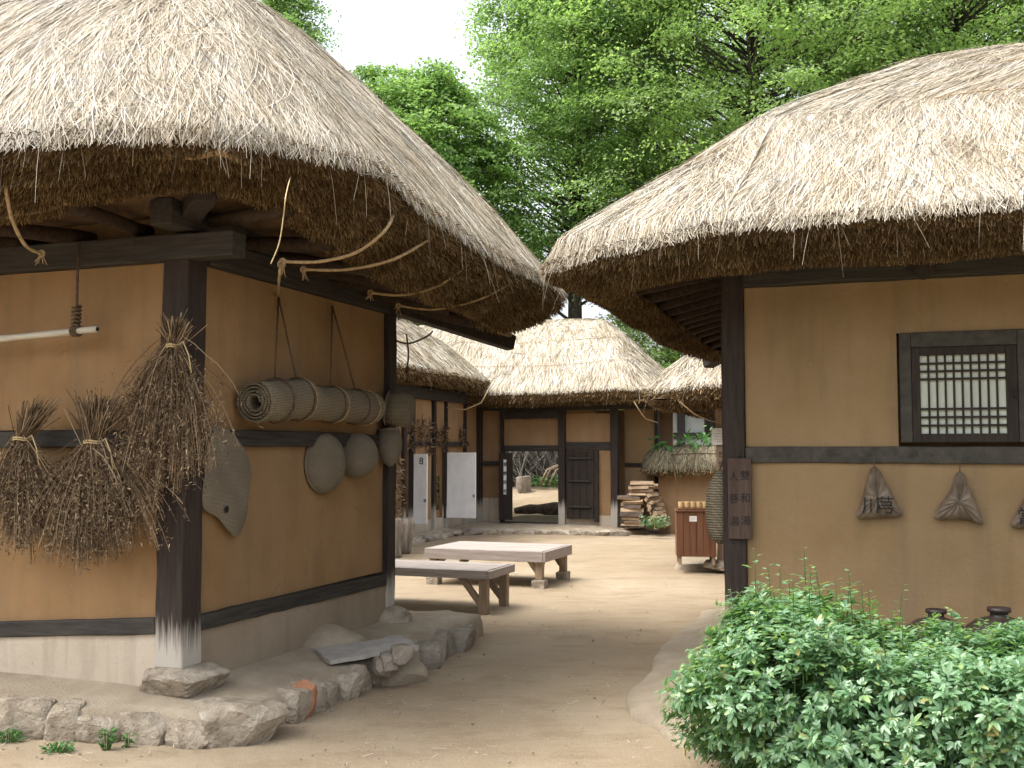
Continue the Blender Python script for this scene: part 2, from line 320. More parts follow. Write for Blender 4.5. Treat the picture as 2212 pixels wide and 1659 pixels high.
# ------------------------------------------------------------------ ground
def ground_h(X, Y):
    lx = (X-F.loc.x)*math.cos(RZ) + (Y-F.loc.y)*math.sin(RZ)
    ly = -(X-F.loc.x)*math.sin(RZ) + (Y-F.loc.y)*math.cos(RZ)
    q = np.clip((ly-2.4)/5.5, 0, 1)
    return 0.75*q*q*(3-2*q)
def make_ground():
    xs = np.concatenate([np.linspace(-90, -6, 24)[:-1], np.linspace(-6, 8, 141), np.linspace(8, 90, 24)[1:]])
    ys = np.concatenate([np.linspace(-25, 3, 12)[:-1], np.linspace(3, 34, 200), np.linspace(34, 160, 20)[1:]])
    X, Y = np.meshgrid(xs, ys); P = np.stack([X, Y, 0*X], -1)
    Z = ground_h(X, Y) + 0.012*smoothnoise(P, 1.1, 3) + 0.006*smoothnoise(P, 4.0, 4)
    V = np.stack([X, Y, Z], -1).reshape(-1, 3); n = len(xs); i = np.arange(len(ys)-1)[:, None]*n + np.arange(n-1)[None]
    Fq = np.stack([i, i+1, i+n+1, i+n], -1).reshape(-1, 4)
    m, nt, b = newmat('sandy_ground'); b.inputs['Roughness'].default_value = 0.97; b.inputs['Specular IOR Level'].default_value = 0.1
    c = ramp(nt, noise(nt, 0.55, 8, 0.62, (1.0, 0.8, 1)), [(0.3, (0.185, 0.142, 0.093)), (0.5, (0.272, 0.222, 0.153)), (0.72, (0.38, 0.328, 0.245))])
    c = mixc(nt, ramp(nt, noise(nt, 0.9, 7, 0.6, (0.5, 2.4, 1)), [(0.45, (0, 0, 0)), (0.75, (0.6, 0.6, 0.6))]), c, (0.22, 0.165, 0.11))
    g = noise(nt, 140, 4, 0.7); c = mixc(nt, 0.35, c, ramp(nt, g, [(0.3, (0.16, 0.115, 0.07)), (0.55, (0.42, 0.32, 0.21)), (0.75, (0.62, 0.53, 0.40))]))
    sp = ramp(nt, noise(nt, 48, 2, 0.5), [(0.71, (0, 0, 0)), (0.74, (1, 1, 1))])
    c = mixc(nt, math_(nt, 'MULTIPLY', sp, 0.45), c, (0.10, 0.075, 0.05))
    fp = ramp(nt, noise(nt, 2.2, 6, 0.7, (0.8, 1.6, 1)), [(0.5, (0, 0, 0)), (0.62, (0.5, 0.5, 0.5))]); c = mixc(nt, fp, c, mixc(nt, 1.0, c, (0.74, 0.70, 0.66), 'MULTIPLY'))
    nt.links.new(c, b.inputs['Base Color'])
    bump(nt, b, mixc(nt, 0.5, noise(nt, 120, 6, 0.7), noise(nt, 9, 6, 0.6)), 0.7, 0.02)
    tag(quads('ground', V, Fq, m, smooth=True), kind='structure')
make_ground()
def gpx(px, py, Y0=22.0):      # where a line of sight meets the rising ground beyond the gateway
    for Y in np.arange(Y0, 60, 0.05):
        p = at(px, py, Y)
        if p.z <= float(ground_h(p.x, p.y)): return p
    return at(px, py, 30.0)

# ------------------------------------------------------------------ rocks
def rock(size, rz=0.0, seed=0, planes=16, sub=4, rough=0.025, tilt=0.0):
    r = np.random.default_rng(seed+100); bm = bmesh.new(); bmesh.ops.create_icosphere(bm, subdivisions=sub, radius=1.0)
    D = nrm(np.array([v.co[:] for v in bm.verts])); Pn = nrm(r.normal(size=(planes, 3))); d = r.uniform(0.66, 0.95, planes)
    box = np.array([[1, 0, 0], [-1, 0, 0], [0, 1, 0], [0, -1, 0], [0, 0, 1], [0, 0, -1]], float) + r.normal(0, 0.12, (6, 3))
    Pn = np.concatenate([Pn, nrm(box)]); d = np.concatenate([d*1.12, r.uniform(0.72, 0.85, 6)])
    t = D @ Pn.T; rad = np.min(np.where(t > 0.05, d[None]/np.maximum(t, 0.05), 9.0), 1)
    Q = D*np.minimum(rad, 1.15)[:, None]; Q = Q*(1 + rough*smoothnoise(D, 5, seed)[:, None] + rough*0.6*smoothnoise(D, 13, seed+1)[:, None])
    Q = Q*np.array(size)/2/0.8
    for v, q in zip(bm.verts, Q): v.co = q
    bmesh.ops.rotate(bm, verts=bm.verts, matrix=(Matrix.Rotation(rz, 3, 'Z') @ Matrix.Rotation(tilt, 3, 'X')))
    me = bpy.data.meshes.new('rock'); bm.to_mesh(me); bm.free()
    return me
def stone(name, p, size, mat, rz=0, seed=0, tilt=0.0, parent=None, **kw):
    me = rock(size, rz, seed, tilt=tilt); me.name = name
    o = link(me, name, mat, parent, False, 0, p); return tag(o, **kw) if kw else o

# ------------------------------------------------------------------ earth terraces
def terrace(name, fr, outer, inner, mat, zi, ze, rows=7, n=90, seed=1):
    def resample(poly, n):
        P = np.array(poly, float); d = np.r_[0, np.cumsum(np.linalg.norm(np.diff(P, axis=0), axis=1))]
        return np.stack([np.interp(np.linspace(0, d[-1], n), d, P[:, k]) for k in range(2)], 1)
    O = resample(outer, n); I = resample(inner, n); T = np.array([-0.14, -0.04, 0.0] + list(np.linspace(0.12, 1, rows)))
    Zs = np.array([-0.12, ze-0.05, ze] + list(ze + (zi-ze)*np.linspace(0.12, 1, rows)))
    P = O[None]*(1-T)[:, None, None] + I[None]*T[:, None, None]
    d = nrm(O-I); P[0] = O + d*0.05; P[1] = O + d*0.02; P[2] = O
    V = np.concatenate([P, np.broadcast_to(Zs[:, None, None], P.shape[:2]+(1,))], -1)
    V[..., 2] += 0.014*smoothnoise(V*np.array([1, 1, 0]), 3.0, seed); V[:3, :, :2] += (0.05*smoothnoise(V[:3]*np.array([1, 1, 0]), 2.2, seed+7))[..., None]; V[:3, :, :2] += 0.035*smoothnoise(V[:3]*np.array([1, 1, 0]), 5.0, seed+3)[..., None]
    k = len(T); i = np.arange(k-1)[:, None]*n + np.arange(n-1)[None]
    o = quads(name, V.reshape(-1, 3), np.stack([i, i+1, i+n+1, i+n], -1).reshape(-1, 4), mat, smooth=True)
    o.location = fr.loc; o.rotation_euler = (0, 0, fr.rz); return tag(o, kind='structure')
def lg(fr, px, py, z=0.0): p = fr.loc_of(ground(px, py, z)); return (p.x, p.y)
edge_px = [(-260, 1560), (0, 1588), (150, 1598), (300, 1600), (440, 1610), (540, 1598), (612, 1562), (700, 1524), (815, 1472), (905, 1446), (980, 1405), (1024, 1384)]
edge_l = [lg(L, *p) for p in edge_px]
ex, ey = edge_l[-1]
terrace('terrace_ground', L, [(-6, -0.9)] + edge_l + [(ex-0.05, ey+0.35), (0.2, ey+0.5)],
        [(-6, 0.05), (-2.0, 0.05), (-0.1, 0.05), (-0.05, 0.1), (-0.05, 2.5), (-0.05, 2.7)], M['earth'], 0.25, 0.17)

def stones_along(poly, fr, group, label, mats, seed, lo=0.16, hi=0.34, h=0.24, zc=0.06, dep=0.2, name='edging_stone'):
    r = random.Random(seed); P = [Vector((a, b, 0)) for a, b in poly]; L_ = [0]
    for a, b in zip(P, P[1:]): L_.append(L_[-1]+(b-a).length)
    s = 0.0; out = []
    while s < L_[-1]:
        wd = r.uniform(lo, hi); m = s+wd/2
        if m > L_[-1]: break
        i = max(k for k in range(len(L_)-1) if L_[k] <= m); t = (m-L_[i])/(L_[i+1]-L_[i]); p = P[i].lerp(P[i+1], t)
        d = (P[i+1]-P[i]).normalized(); nrmv = Vector((d.y, -d.x, 0))
        q = fr.world(*(p + nrmv*r.uniform(-0.05, 0.01)), ) if False else fr.m @ (p + nrmv*r.uniform(-0.05, 0.01) + Vector((0, 0, zc+r.uniform(-0.02, 0.02))))
        ang = math.atan2(d.y, d.x)+fr.rz
        o = stone(name, q, (wd*1.08, dep*r.uniform(0.85, 1.25), h*r.uniform(0.8, 1.15)), r.choice(mats), ang+r.uniform(-0.12, 0.12), r.randrange(9999), r.uniform(-0.12, 0.12), label=label, cat='stone', group=group)
        out.append(o); s += wd*r.uniform(0.98, 1.10)
    return out
front = stones_along(edge_l[0:5], L, 'stones edging the front of the left terrace', 'rough tan stone in the low terrace edge along the bottom left', [M['stone']], 3, 0.17, 0.34, 0.25, 0.055)
side = stones_along(edge_l[6:9], L, 'stones edging the side of the left terrace', 'weathered stone edging the terrace beside the dirt path below the side wall', [M['stone'], M['stone_dark']], 11, 0.15, 0.24, 0.23, 0.06)
side2 = stones_along(edge_l[9:], L, 'grey stones at the far end of the left terrace', 'squarish grey stone edging the terrace corner beyond the slate slab', [M['stone_dark']], 5, 0.17, 0.27, 0.23, 0.06)
p = ground(500, 1585, 0.06); stone('corner_boulder', p+Vector((-0.02, 0.12, 0.0)), (0.46, 0.36, 0.32), M['stone'], R(12), 41, 0.1, label='large pale boulder forming the corner of the terrace edge nearest the path', cat='boulder')
p = ground(655, 1535, 0.04); stone('red_stone', p+Vector((-0.03, 0.03, 0.03)), (0.17, 0.16, 0.24), M['stone_red'], R(40), 44, 0.2, label='rusty orange stone in the terrace edge beside the path', cat='stone')
p = ground(865, 1462, 0.03); stone('sloping_slab', p+Vector((-0.02, 0.0, 0.02)), (0.34, 0.26, 0.20), M['earth'], R(35), 47, 0.5, label='smooth sloping slab of packed earth and stone below the slate slab', cat='slab')
# slate slab over the drain mouth
sb = MB(); g_ = 9; top_ = []
for a in range(g_):
    for b_ in range(6):
        ed = 0.012 if a in (0, g_-1) or b_ in (0, 5) else 0.0; top_.append((-0.31+0.62*a/(g_-1)+random.uniform(-ed, ed)*1.5, -0.19+0.38*b_/5+random.uniform(-ed, ed)*1.5, 0.014+random.uniform(-.0015, .0015)))
nq = len(top_); fs = [(a*6+b_, (a+1)*6+b_, (a+1)*6+b_+1, a*6+b_+1) for a in range(g_-1) for b_ in range(5)]
rim = [a*6 for a in range(g_)]+[(g_-1)*6+b_ for b_ in range(1, 6)]+[a*6+5 for a in range(g_-2, -1, -1)]+[b_ for b_ in range(4, 0, -1)]
fs += [tuple(i+nq for i in reversed(f)) for f in fs]+[(rim[k], rim[k]+nq, rim[(k+1) % len(rim)]+nq, rim[(k+1) % len(rim)]) for k in range(len(rim))]
sb.add(top_+[(x, y, z-0.03) for x, y, z in top_], fs); sl = sb.build('slate_slab', M['slate'])
sl.location = at(792, 1402, 7.42); sl.rotation_euler = (R(2), R(-4), R(26))
tag(sl, label='thin grey slate slab lying tilted over a drain opening on the terrace', cat='slab')
dm = MB(); dm.lathe([(0.001, 0.15), (0.10, 0.135), (0.22, 0.08), (0.36, 0.0)], n=28, jit=0.02)
o = dm.build('earth_mound', M['earth'], smooth=True); o.location = L.world(0.10, 1.55, 0.2); tag(o, kind='structure')
for px, py, s_ in ((868, 1412, 0.14), (842, 1428, 0.13), (826, 1440, 0.12)):
    stone('drain_stone', at(px, py, 7.25), (s_, s_, 0.13), M['stone_dark'], 0.4, int(px), label='small grey stone propping the slate slab at the drain mouth', cat='stone', group='stones under the slate slab')

# ------------------------------------------------------------------ thatched roofs
def roof_grid(x0, x1, y0, y1, prof, r0, ns=(90, 60), ncor=22, fx=1.0, seed=0, wob=0.03, corner=0.0, droop=None):
    rings = []
    for d, z in prof:
        dx = d if d > 0 else d*fx
        ax, bx, ay, by = x0-dx, x1+dx, y0-d, y1+d
        if ay > by: ay = by = (ay+by)/2
        if ax > bx: ax = bx = (ax+bx)/2
        r = min(max(r0+0.9*d, 0.02), (bx-ax)/2+1e-4, (by-ay)/2+1e-4) if d > 0 else min(max(r0*0.9, 0.01), (by-ay)/2+1e-4, (bx-ax)/2+1e-4)
        pts = []
        def side(a, b, n):
            for i in range(n): t = i/n; pts.append((a[0]+(b[0]-a[0])*t, a[1]+(b[1]-a[1])*t))
        def cor(c, a0):
            for i in range(ncor): a = a0+math.pi/2*i/ncor; pts.append((c[0]+r*math.cos(a), c[1]+r*math.sin(a)))
        side((ax+r, ay), (bx-r, ay), ns[0]); cor((bx-r, ay+r), -math.pi/2)
        side((bx, ay+r), (bx, by-r), ns[1]); cor((bx-r, by-r), 0)
        side((bx-r, by), (ax+r, by), ns[0]); cor((ax+r, by-r), math.pi/2)
        side((ax, by-r), (ax, ay+r), ns[1]); cor((ax+r, ay+r), math.pi)
        rings.append([(p[0], p[1], z) for p in pts])
    P = np.array(rings); P = np.concatenate([P, P[:, :1]], 1)
    amp = np.array([wob if d > 0.3 else wob*0.8 for d, z in prof])[:, None]
    P[..., 2] += amp*smoothnoise(P*np.array([1, 1, 0.6]), 1.7, seed) + amp*0.5*smoothnoise(P, 5.0, seed+1)
    if droop: P = P + droop(P, np.array([d for d, z in prof])[:, None], np.arange(len(prof))[:, None])
    return P
def smooth_prof(prof, n):       # arc-length resampling of a polyline profile with a light smoothing
    A = np.array(prof, float); d = np.r_[0, np.cumsum(np.linalg.norm(np.diff(A, axis=0), axis=1))]
    B = np.stack([np.interp(np.linspace(0, d[-1], n), d, A[:, k]) for k in range(2)], 1)
    for _ in range(3): B[1:-1] = 0.25*B[:-2]+0.5*B[1:-1]+0.25*B[2:]
    return [tuple(b) for b in B]
def gsample(P, t, s):
    T, S = P.shape[:2]; t = np.clip(t, 0, T-1.001); s = np.clip(s, 0, S-1.001)
    i = t.astype(int); j = s.astype(int); a = (t-i)[..., None]; b = (s-j)[..., None]
    return P[i, j]*(1-a)*(1-b)+P[i+1, j]*a*(1-b)+P[i, j+1]*(1-a)*b+P[i+1, j+1]*a*b
def grid_normals(P):
    dt = np.gradient(P, axis=0); ds = np.gradient(P, axis=1); return nrm(np.cross(ds, dt))
def pick(P, n, t_lo, t_hi, keep, weight=None):
    A = np.linalg.norm(np.cross(P[1:, :-1]-P[:-1, :-1], P[:-1, 1:]-P[:-1, :-1]), axis=-1)
    C = (P[1:, :-1]+P[:-1, 1:])/2; A = A*keep(C)
    ti = np.arange(A.shape[0]); A[(ti < t_lo) | (ti >= t_hi)] = 0
    if weight is not None: A = A*weight[:A.shape[0], None]
    p = A.ravel()/A.sum(); idx = rng.choice(A.size, n, p=p)
    return idx//A.shape[1] + rng.random(n), idx % A.shape[1] + rng.random(n)

def thatch(parent, P, lip, nstraw, nstub, keep, wid=0.0055, length=(0.22, 0.5), mess=0.22, fringe=0.05, lift=0.016, stub_len=(0.018, 0.055), loose=160):
    Tn, S = P.shape[:2]; i = np.arange(Tn-1)[:, None]*S + np.arange(S-1)[None]
    Fq = np.stack([i, i+1, i+S+1, i+S], -1)
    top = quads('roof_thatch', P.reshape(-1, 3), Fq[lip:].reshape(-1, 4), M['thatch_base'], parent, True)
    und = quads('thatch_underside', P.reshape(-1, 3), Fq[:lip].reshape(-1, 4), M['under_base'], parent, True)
    Nn = grid_normals(P)
    # --- straw laid down the slope
    t0, s0 = pick(P, nstraw, lip, Tn-1, keep)
    Ln = rng.uniform(*length, nstraw); K = 5; ii = np.arange(K)
    dt_vec = gsample(np.gradient(P, axis=0), t0, s0); met = np.maximum(np.linalg.norm(dt_vec, axis=-1), 1e-3)
    ds_vec = gsample(np.gradient(P, axis=1), t0, s0); mets = np.maximum(np.linalg.norm(ds_vec, axis=-1), 1e-3)
    c0_ = gsample(P, t0, s0); ang = rng.normal(0, mess*0.55, nstraw) + mess*1.6*smoothnoise(c0_, 4.0, 77) + mess*1.0*smoothnoise(c0_, 11.0, 78) + np.where(rng.random(nstraw) < 0.06, rng.normal(0, 0.8, nstraw), 0)
    avail = (t0-lip)*met + fringe*rng.random(nstraw)**2.2*1.3
    Ln = np.maximum(np.minimum(Ln, avail/np.maximum(np.cos(ang), 0.3)), 0.05)
    bend = rng.normal(0, 0.18, nstraw); fr = (ii/(K-1))[None]
    lim = lip - rng.uniform(-0.2, fringe, nstraw)/np.maximum(np.linalg.norm(P[lip+1]-P[lip], axis=-1).mean(), 1e-3)
    tt = t0[:, None] - fr*(Ln*np.cos(ang)/met)[:, None]
    ss = s0[:, None] + (fr*np.sin(ang)[:, None]+fr**2*bend[:, None])*(Ln/np.minimum(mets*1.0, 9))[:, None]
    over = np.maximum(lip-tt, 0)*met[:, None]; tt = np.maximum(tt, lip)
    pos = gsample(P, tt, ss); nn = nrm(gsample(Nn, tt, ss)); flow = nrm(-gsample(np.gradient(P, axis=0), np.full(nstraw, lip+1.0), ss[:, -1]))
    over = np.minimum(over, fringe*1.4+0.03)
    pos = pos + over[..., None]*nrm(flow*0.75+np.array([0, 0, -0.55])+rng.normal(0, 0.12, flow.shape))[:, None]
    lf = rng.uniform(0.001, lift, nstraw)[:, None]*np.array([0.2, 0.8, 1.1, 1.0, 0.7])[None] + np.where(rng.random(nstraw) < 0.05, rng.uniform(0, 0.035, nstraw), 0)[:, None]*fr
    pos = pos + nn*lf[..., None]
    tang = nrm(np.gradient(pos, axis=1)); side = nrm(np.cross(nn + rng.normal(0, 0.35, (nstraw, 1, 3)), tang))
    wd = rng.uniform(0.7, 1.35, nstraw)[:, None]*wid*np.array([0.6, 1, 1, 0.9, 0.55])[None]
    parts = [ribbons(pos, wd, side)]
    # --- long loose straws dangling from the lip
    if loose:
        t1, s1 = pick(P, loose, lip, lip+2, keep); a = gsample(P, t1, s1); K = 6; q = (np.arange(K)/(K-1))[None, :, None]
        cl = np.round(s1/9)*9; s1 = np.where(rng.random(loose) < 0.6, cl+rng.normal(0, 1.2, loose), s1); a = gsample(P, t1, s1)
        fl = nrm(-gsample(np.gradient(P, axis=0), t1+1, s1)); ln = rng.uniform(0.08, 0.30, loose)[:, None, None]
        pp = a[:, None] + ln*(fl[:, None]*(q-0.35*q*q)*0.8 + np.array([0, 0, -1.0])*q**1.5*0.9 + rng.normal(0, 0.22, (loose, 1, 3))*q)
        tg = nrm(np.gradient(pp, axis=1)); sd_ = nrm(np.cross(np.broadcast_to(rng.normal(size=(loose, 1, 3)), pp.shape), tg))
        parts.append(ribbons(pp, np.full((loose, K), wid*0.7)*np.linspace(1, 0.5, K)[None], sd_))
    V, Fr = join_vf(parts); tag(quads('loose_straw', V, Fr, M['straw'], top), kind='stuff')
    # --- cut ends of the straw seen from below
    t0, s0 = pick(P, nstub, 0, lip, keep); a = gsample(P, t0, s0); nn = nrm(gsample(Nn, t0, s0)); fl = nrm(-gsample(np.gradient(P, axis=0), np.full(nstub, lip+1.0), s0))
    d = nrm(nn*0.9 + fl*0.35 + np.array([0, 0, -0.25]) + rng.normal(0, 0.32, (nstub, 3))); ln = rng.uniform(*stub_len, nstub)[:, None, None]
    q = np.array([-0.3, 0.5, 1.0])[None, :, None]; pp = a[:, None] + d[:, None]*ln*q
    sd_ = nrm(np.cross(np.broadcast_to(rng.normal(size=(nstub, 1, 3)), pp.shape), np.broadcast_to(d[:, None], pp.shape)))
    V, Fr = ribbons(pp, 1.15*rng.uniform(0.7, 1.3, nstub)[:, None]*wid*np.array([1.0, 1.0, 0.8])[None], sd_)
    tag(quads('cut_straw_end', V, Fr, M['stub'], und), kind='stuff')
    return top
def roof_rope(parent, P, t, s0, s1, r=0.008, sag=0.0, mat='rope', n=70, lift=0.016, wav=0.5):
    s = np.linspace(s0, s1, n); tt = t + wav*np.sin(np.linspace(0, 9, n)) - sag*np.sin(np.linspace(0, math.pi, n))
    p = gsample(P, tt, s) + gsample(grid_normals(P), tt, s)*lift
    mb = MB(); mb.tube([Vector(q) for q in p], r, 5); return mb.build('roof_rope', M[mat], parent, True)
# ------------------------------------------------------------------ left house
LEN = 6.0
lh = empty('thatched_house', L.loc, RZ, label='large thatched mud house nearest on the left, hung with dried herbs and straw mats', cat='house')
W2 = 2.616
def house_walls(root, x0, x1, y1, rails, top, mudmat, plinth_z=None, side=1):
    pass
def mudwall(name, root, lo, hi, mat, axis, seed, sub=0.07):      # a slightly uneven plaster panel with thickness; axis = outward axis
    lo = Vector(lo); hi = Vector(hi); ax = [i for i in range(3) if i != 'xyz'.index(axis)]
    n = [max(2, int((hi[a]-lo[a])/sub)) for a in ax]; V = []; Fq = []
    out = hi if axis == 'x' else lo; k = 'xyz'.index(axis); sgn = 1 if axis == 'x' else -1
    g = np.stack(np.meshgrid(np.linspace(lo[ax[0]], hi[ax[0]], n[0]+1), np.linspace(lo[ax[1]], hi[ax[1]], n[1]+1), indexing='ij'), -1)
    P = np.zeros(g.shape[:2]+(3,)); P[..., ax[0]] = g[..., 0]; P[..., ax[1]] = g[..., 1]; P[..., k] = out[k]
    P[..., k] += 0.008*smoothnoise(P, 2.0, seed)+0.003*smoothnoise(P, 7.0, seed+1)
    V = P.reshape(-1, 3); m = n[1]+1; i = np.arange(n[0])[:, None]*m+np.arange(n[1])[None]
    Fq = np.stack([i, i+1, i+m+1, i+m], -1).reshape(-1, 4)
    if axis == 'x': Fq = Fq[:, ::1]
    else: Fq = Fq[:, ::-1]
    mb = MB(); mb.span(lo if axis != 'x' else lo, hi)
    B = np.array(mb.v); # body just behind the plaster face
    if axis == 'x': B[:, 0] = np.where(B[:, 0] > (lo.x+hi.x)/2, hi.x-0.02, lo.x)
    else: B[:, 1] = np.where(B[:, 1] < (lo.y+hi.y)/2, lo.y+0.02, hi.y)
    V, Fa = join_vf([(V, Fq), (B, np.array(mb.f))])
    return quads(name, V, Fa, mat, root, False)

PW = 0.19                                   # post width
zr = [(0.53, 0.625), (1.625, 1.73), (2.73, 2.89)]     # sill rail, middle rail, wall plate
def wp(px, py): return L.wall(px, py, 'y', 0.0)
# front panels (wall face 4 cm behind the post face)
yf = -PW/2+0.045; yb = 0.10
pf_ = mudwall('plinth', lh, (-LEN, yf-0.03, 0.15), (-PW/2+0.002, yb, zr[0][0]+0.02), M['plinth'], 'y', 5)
for v in pf_.data.vertices: v.co.z += 0.075*max(v.co.x, -3)*max(v.co.z-0.15, 0)/0.4
mudwall('wall', lh, (-LEN, yf, 0.30), (-PW/2+0.002, yb, zr[1][0]), M['mud'], 'y', 6)
mudwall('wall', lh, (-LEN, yf, zr[1][1]), (-PW/2+0.002, yb, zr[2][0]), M['mud'], 'y', 7)
xs_ = PW/2-0.045
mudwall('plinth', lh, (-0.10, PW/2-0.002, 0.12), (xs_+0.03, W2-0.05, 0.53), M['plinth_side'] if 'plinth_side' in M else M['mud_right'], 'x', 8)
mudwall('wall', lh, (-0.10, PW/2-0.002, 0.62), (xs_, W2-0.05, 1.63), M['mud'], 'x', 9)
mudwall('wall', lh, (-0.10, PW/2-0.002, 1.725), (xs_, W2-0.05, 2.73), M['mud'], 'x', 10)
mb = MB(); mb.span((-LEN, 0.1, 0.1), (-0.1, 0.13, 3.2)); mb.span((-LEN, W2-0.05, 0.1), (0.0, W2+0.05, 3.0)); mb.span((-0.14, 0.1, 0.1), (-0.10, W2, 3.0)); mb.build('inner_wall', M['mud'], lh)
for k, (a, b) in enumerate(zr):
    mb = MB(); sg0 = -0.225*2 if k == 0 else 0; mb.beam((-LEN, -0.035+(-0.02 if k == 2 else 0), (a+b)/2+sg0), (-PW/2+0.003, -0.035+(-0.02 if k == 2 else 0), (a+b)/2), 0.13, b-a, 24, 0.004)
    mb.build('rail' if k < 2 else 'wall_plate', M['wood_h'], lh, bevel=0.008)
    mb = MB(); mb.beam((0.035+(0.02 if k == 2 else 0), PW/2-0.003, (a+b)/2), (0.035+(0.02 if k == 2 else 0), W2-0.09, (a+b)/2-(0.02 if k == 0 else 0)), 0.13, b-a, 16, 0.004)
    mb.build('rail' if k < 2 else 'wall_plate', M['wood_y'], lh, bevel=0.008)
mb = MB(); mb.beam((-0.3, -0.06, 2.81), (0.42, -0.06, 2.81), 0.14, 0.15, 6); mb.build('beam_end', M['wood_h'], lh, bevel=0.01)
mb = MB(); mb.beam((0.06, -0.32, 2.98), (0.06, 1.0, 2.98), 0.15, 0.16, 6); mb.build('beam_end', M['wood_y'], lh, bevel=0.01)
def post(root, x, y, z0, z1, wd=PW, mat='post', plinth=None, name='post', seed=1):
    mb = MB(); mb.beam((x, y, z0), (x, y, z1), wd, wd, 14, 0.004, (0, 1, 0)); o = mb.build(name, M[mat], root, bevel=0.012)
    if plinth: stone('plinth_stone', (x+plinth[3], y+plinth[4], z0-plinth[2]/2+0.01), plinth[:3], M['stone'], plinth[5] if len(plinth) > 5 else 0.0, seed, parent=root)
    return o
post(lh, 0, 0, 0.335, 2.90, plinth=(0.46, 0.42, 0.17, 0.02, 0.0, 0.1), seed=21)
post(lh, 0.02, W2, 0.33, 2.80, wd=0.15, plinth=(0.34, 0.34, 0.34, 0.05, -0.02, 0.1), seed=23)
def raiseL(x, y): return 0.25*np.exp(-(((x-0.75)/0.75)**2+((y+0.75)/0.75)**2)) - 0.08*np.clip(y, 0, 4)*np.clip((x+0.4)/1.0, 0, 1)
def raiseR(x, y): return -0.05*np.clip(y, 0, 4)*np.clip((0.4-x)/1.0, 0, 1)
# rafters fanning out under the eaves, soffit above them
def rafters(root, x0, x1, y0, y1, zw, ze, ov, step=0.36, r=0.045, front=True, right=False, left=False, hipR=True, hipL=True, back=False, fz=None, hips=None):
    fz = fz or (lambda x, y: 0.0)
    def one(a, b, rr=r):
        mb = MB(); a = Vector(a); b = Vector(b); b.z += fz(b.x, b.y); pts = [a.lerp(b, t/5)+Vector((random.uniform(-.008, .008), random.uniform(-.008, .008), random.uniform(-.008, .008))) for t in range(6)]
        mb.tube(pts, [rr*random.uniform(0.9, 1.08) for _ in pts], 9); mb.build('rafter', M['rafter'], root, True)
    if front:
        x = x0+0.25
        while x < x1-0.15:
            lean = max(0, (x-(x1-1.1))/1.1)*0.55 if hipR else 0
            if hipL: lean -= max(0, ((x0+1.1)-x)/1.1)*0.55
            one((x, y0+0.45, zw+0.10), (x+lean, y0-ov, ze)); x += step*random.uniform(0.9, 1.1)
    for sgn, xx, on in ((1, x1, right), (-1, x0, left)):
        if on:
            y = y0+0.25
            while y < y1-0.1:
                lean = -max(0, ((y0+1.0)-y)/1.0)*0.55 + max(0, (y-(y1-1.0))/1.0)*0.55
                one((xx-sgn*0.45, y, zw+0.10), (xx+sgn*ov, y+lean, ze)); y += step*random.uniform(0.85, 1.05)
    for cx, cy, on in ((x1, y0, hipR), (x0, y0, hipL), (x1, y1, hipR), (x0, y1, hipL)):
        if on:
            sx = 1 if cx == x1 else -1; sy = -1 if cy == y0 else 1
            e_ = ov+0.06 if hips is None else hips[0 if sy < 0 else 1]; ex_, ey_ = cx+sx*e_, cy+sy*e_
            mb = MB(); mb.beam((cx-sx*0.5, cy-sy*0.5, zw+0.13), (ex_, ey_, ze-0.02+fz(ex_, ey_)), 0.13, 0.13, 6, 0.004); mb.build('hip_rafter', M['wood'], root, bevel=0.008)
def soffit(root, x0, x1, y0, y1, zw, ze, ov, rise=0.06, fz=None, lath=True):
    fz = fz or (lambda x, y: 0.0); V = []; Fq = []; e = ov+0.02; S = []
    for a, b, n_ in (((0, 0), (1, 0), 24), ((1, 0), (1, 1), 14), ((1, 1), (0, 1), 24), ((0, 1), (0, 0), 14)): S += [(a[0]+(b[0]-a[0])*k/n_, a[1]+(b[1]-a[1])*k/n_) for k in range(n_)]
    for d, z in ((e, ze+rise), (0.0, zw+rise+0.07), (-0.6, zw+rise+0.25)): 
        for u, v in S: x, y = x0-d+(x1-x0+2*d)*u, y0-d+(y1-y0+2*d)*v; V.append((x, y, z+(fz(x, y) if d > 0 else 0)))
    m_ = len(S)
    for a in (0, m_):
        for k in range(m_): Fq.append((a+k, a+(k+1) % m_, a+m_+(k+1) % m_, a+m_+k))
    n = len(V); V += [(x, y, z+0.03) for x, y, z in V]; Fq += [tuple(i+n for i in reversed(q)) for q in list(Fq)]
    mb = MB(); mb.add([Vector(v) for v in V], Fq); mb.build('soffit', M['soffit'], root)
    # light edging lath along the eave
    for a, b in () if not lath else (((x0-e, y0-e), (x1+e, y0-e)), ((x1+e, y0-e), (x1+e, y1+e)), ((x0-e, y0-e), (x0-e, y1+e))):
        mb = MB(); n_ = 26; q_ = [(a[0]+(b[0]-a[0])*t/n_, a[1]+(b[1]-a[1])*t/n_) for t in range(n_+1)]; pts = [Vector((x, y, ze+0.035+fz(x, y)+random.uniform(-.008, .008))) for x, y in q_]
        mb.tube(pts, 0.022, 7, jit=0.1); mb.build('eave_lath', M['split_wood'] if False else M['rope'], root, True)
rafters(lh, -LEN, 0, 0, W2, 2.89, 2.84, 0.82, right=True, hipL=False, fz=raiseL, hips=(0.5, 0.84))
soffit(lh, -LEN, 0, 0, W2, 2.89, 2.84, 0.82, fz=raiseL)
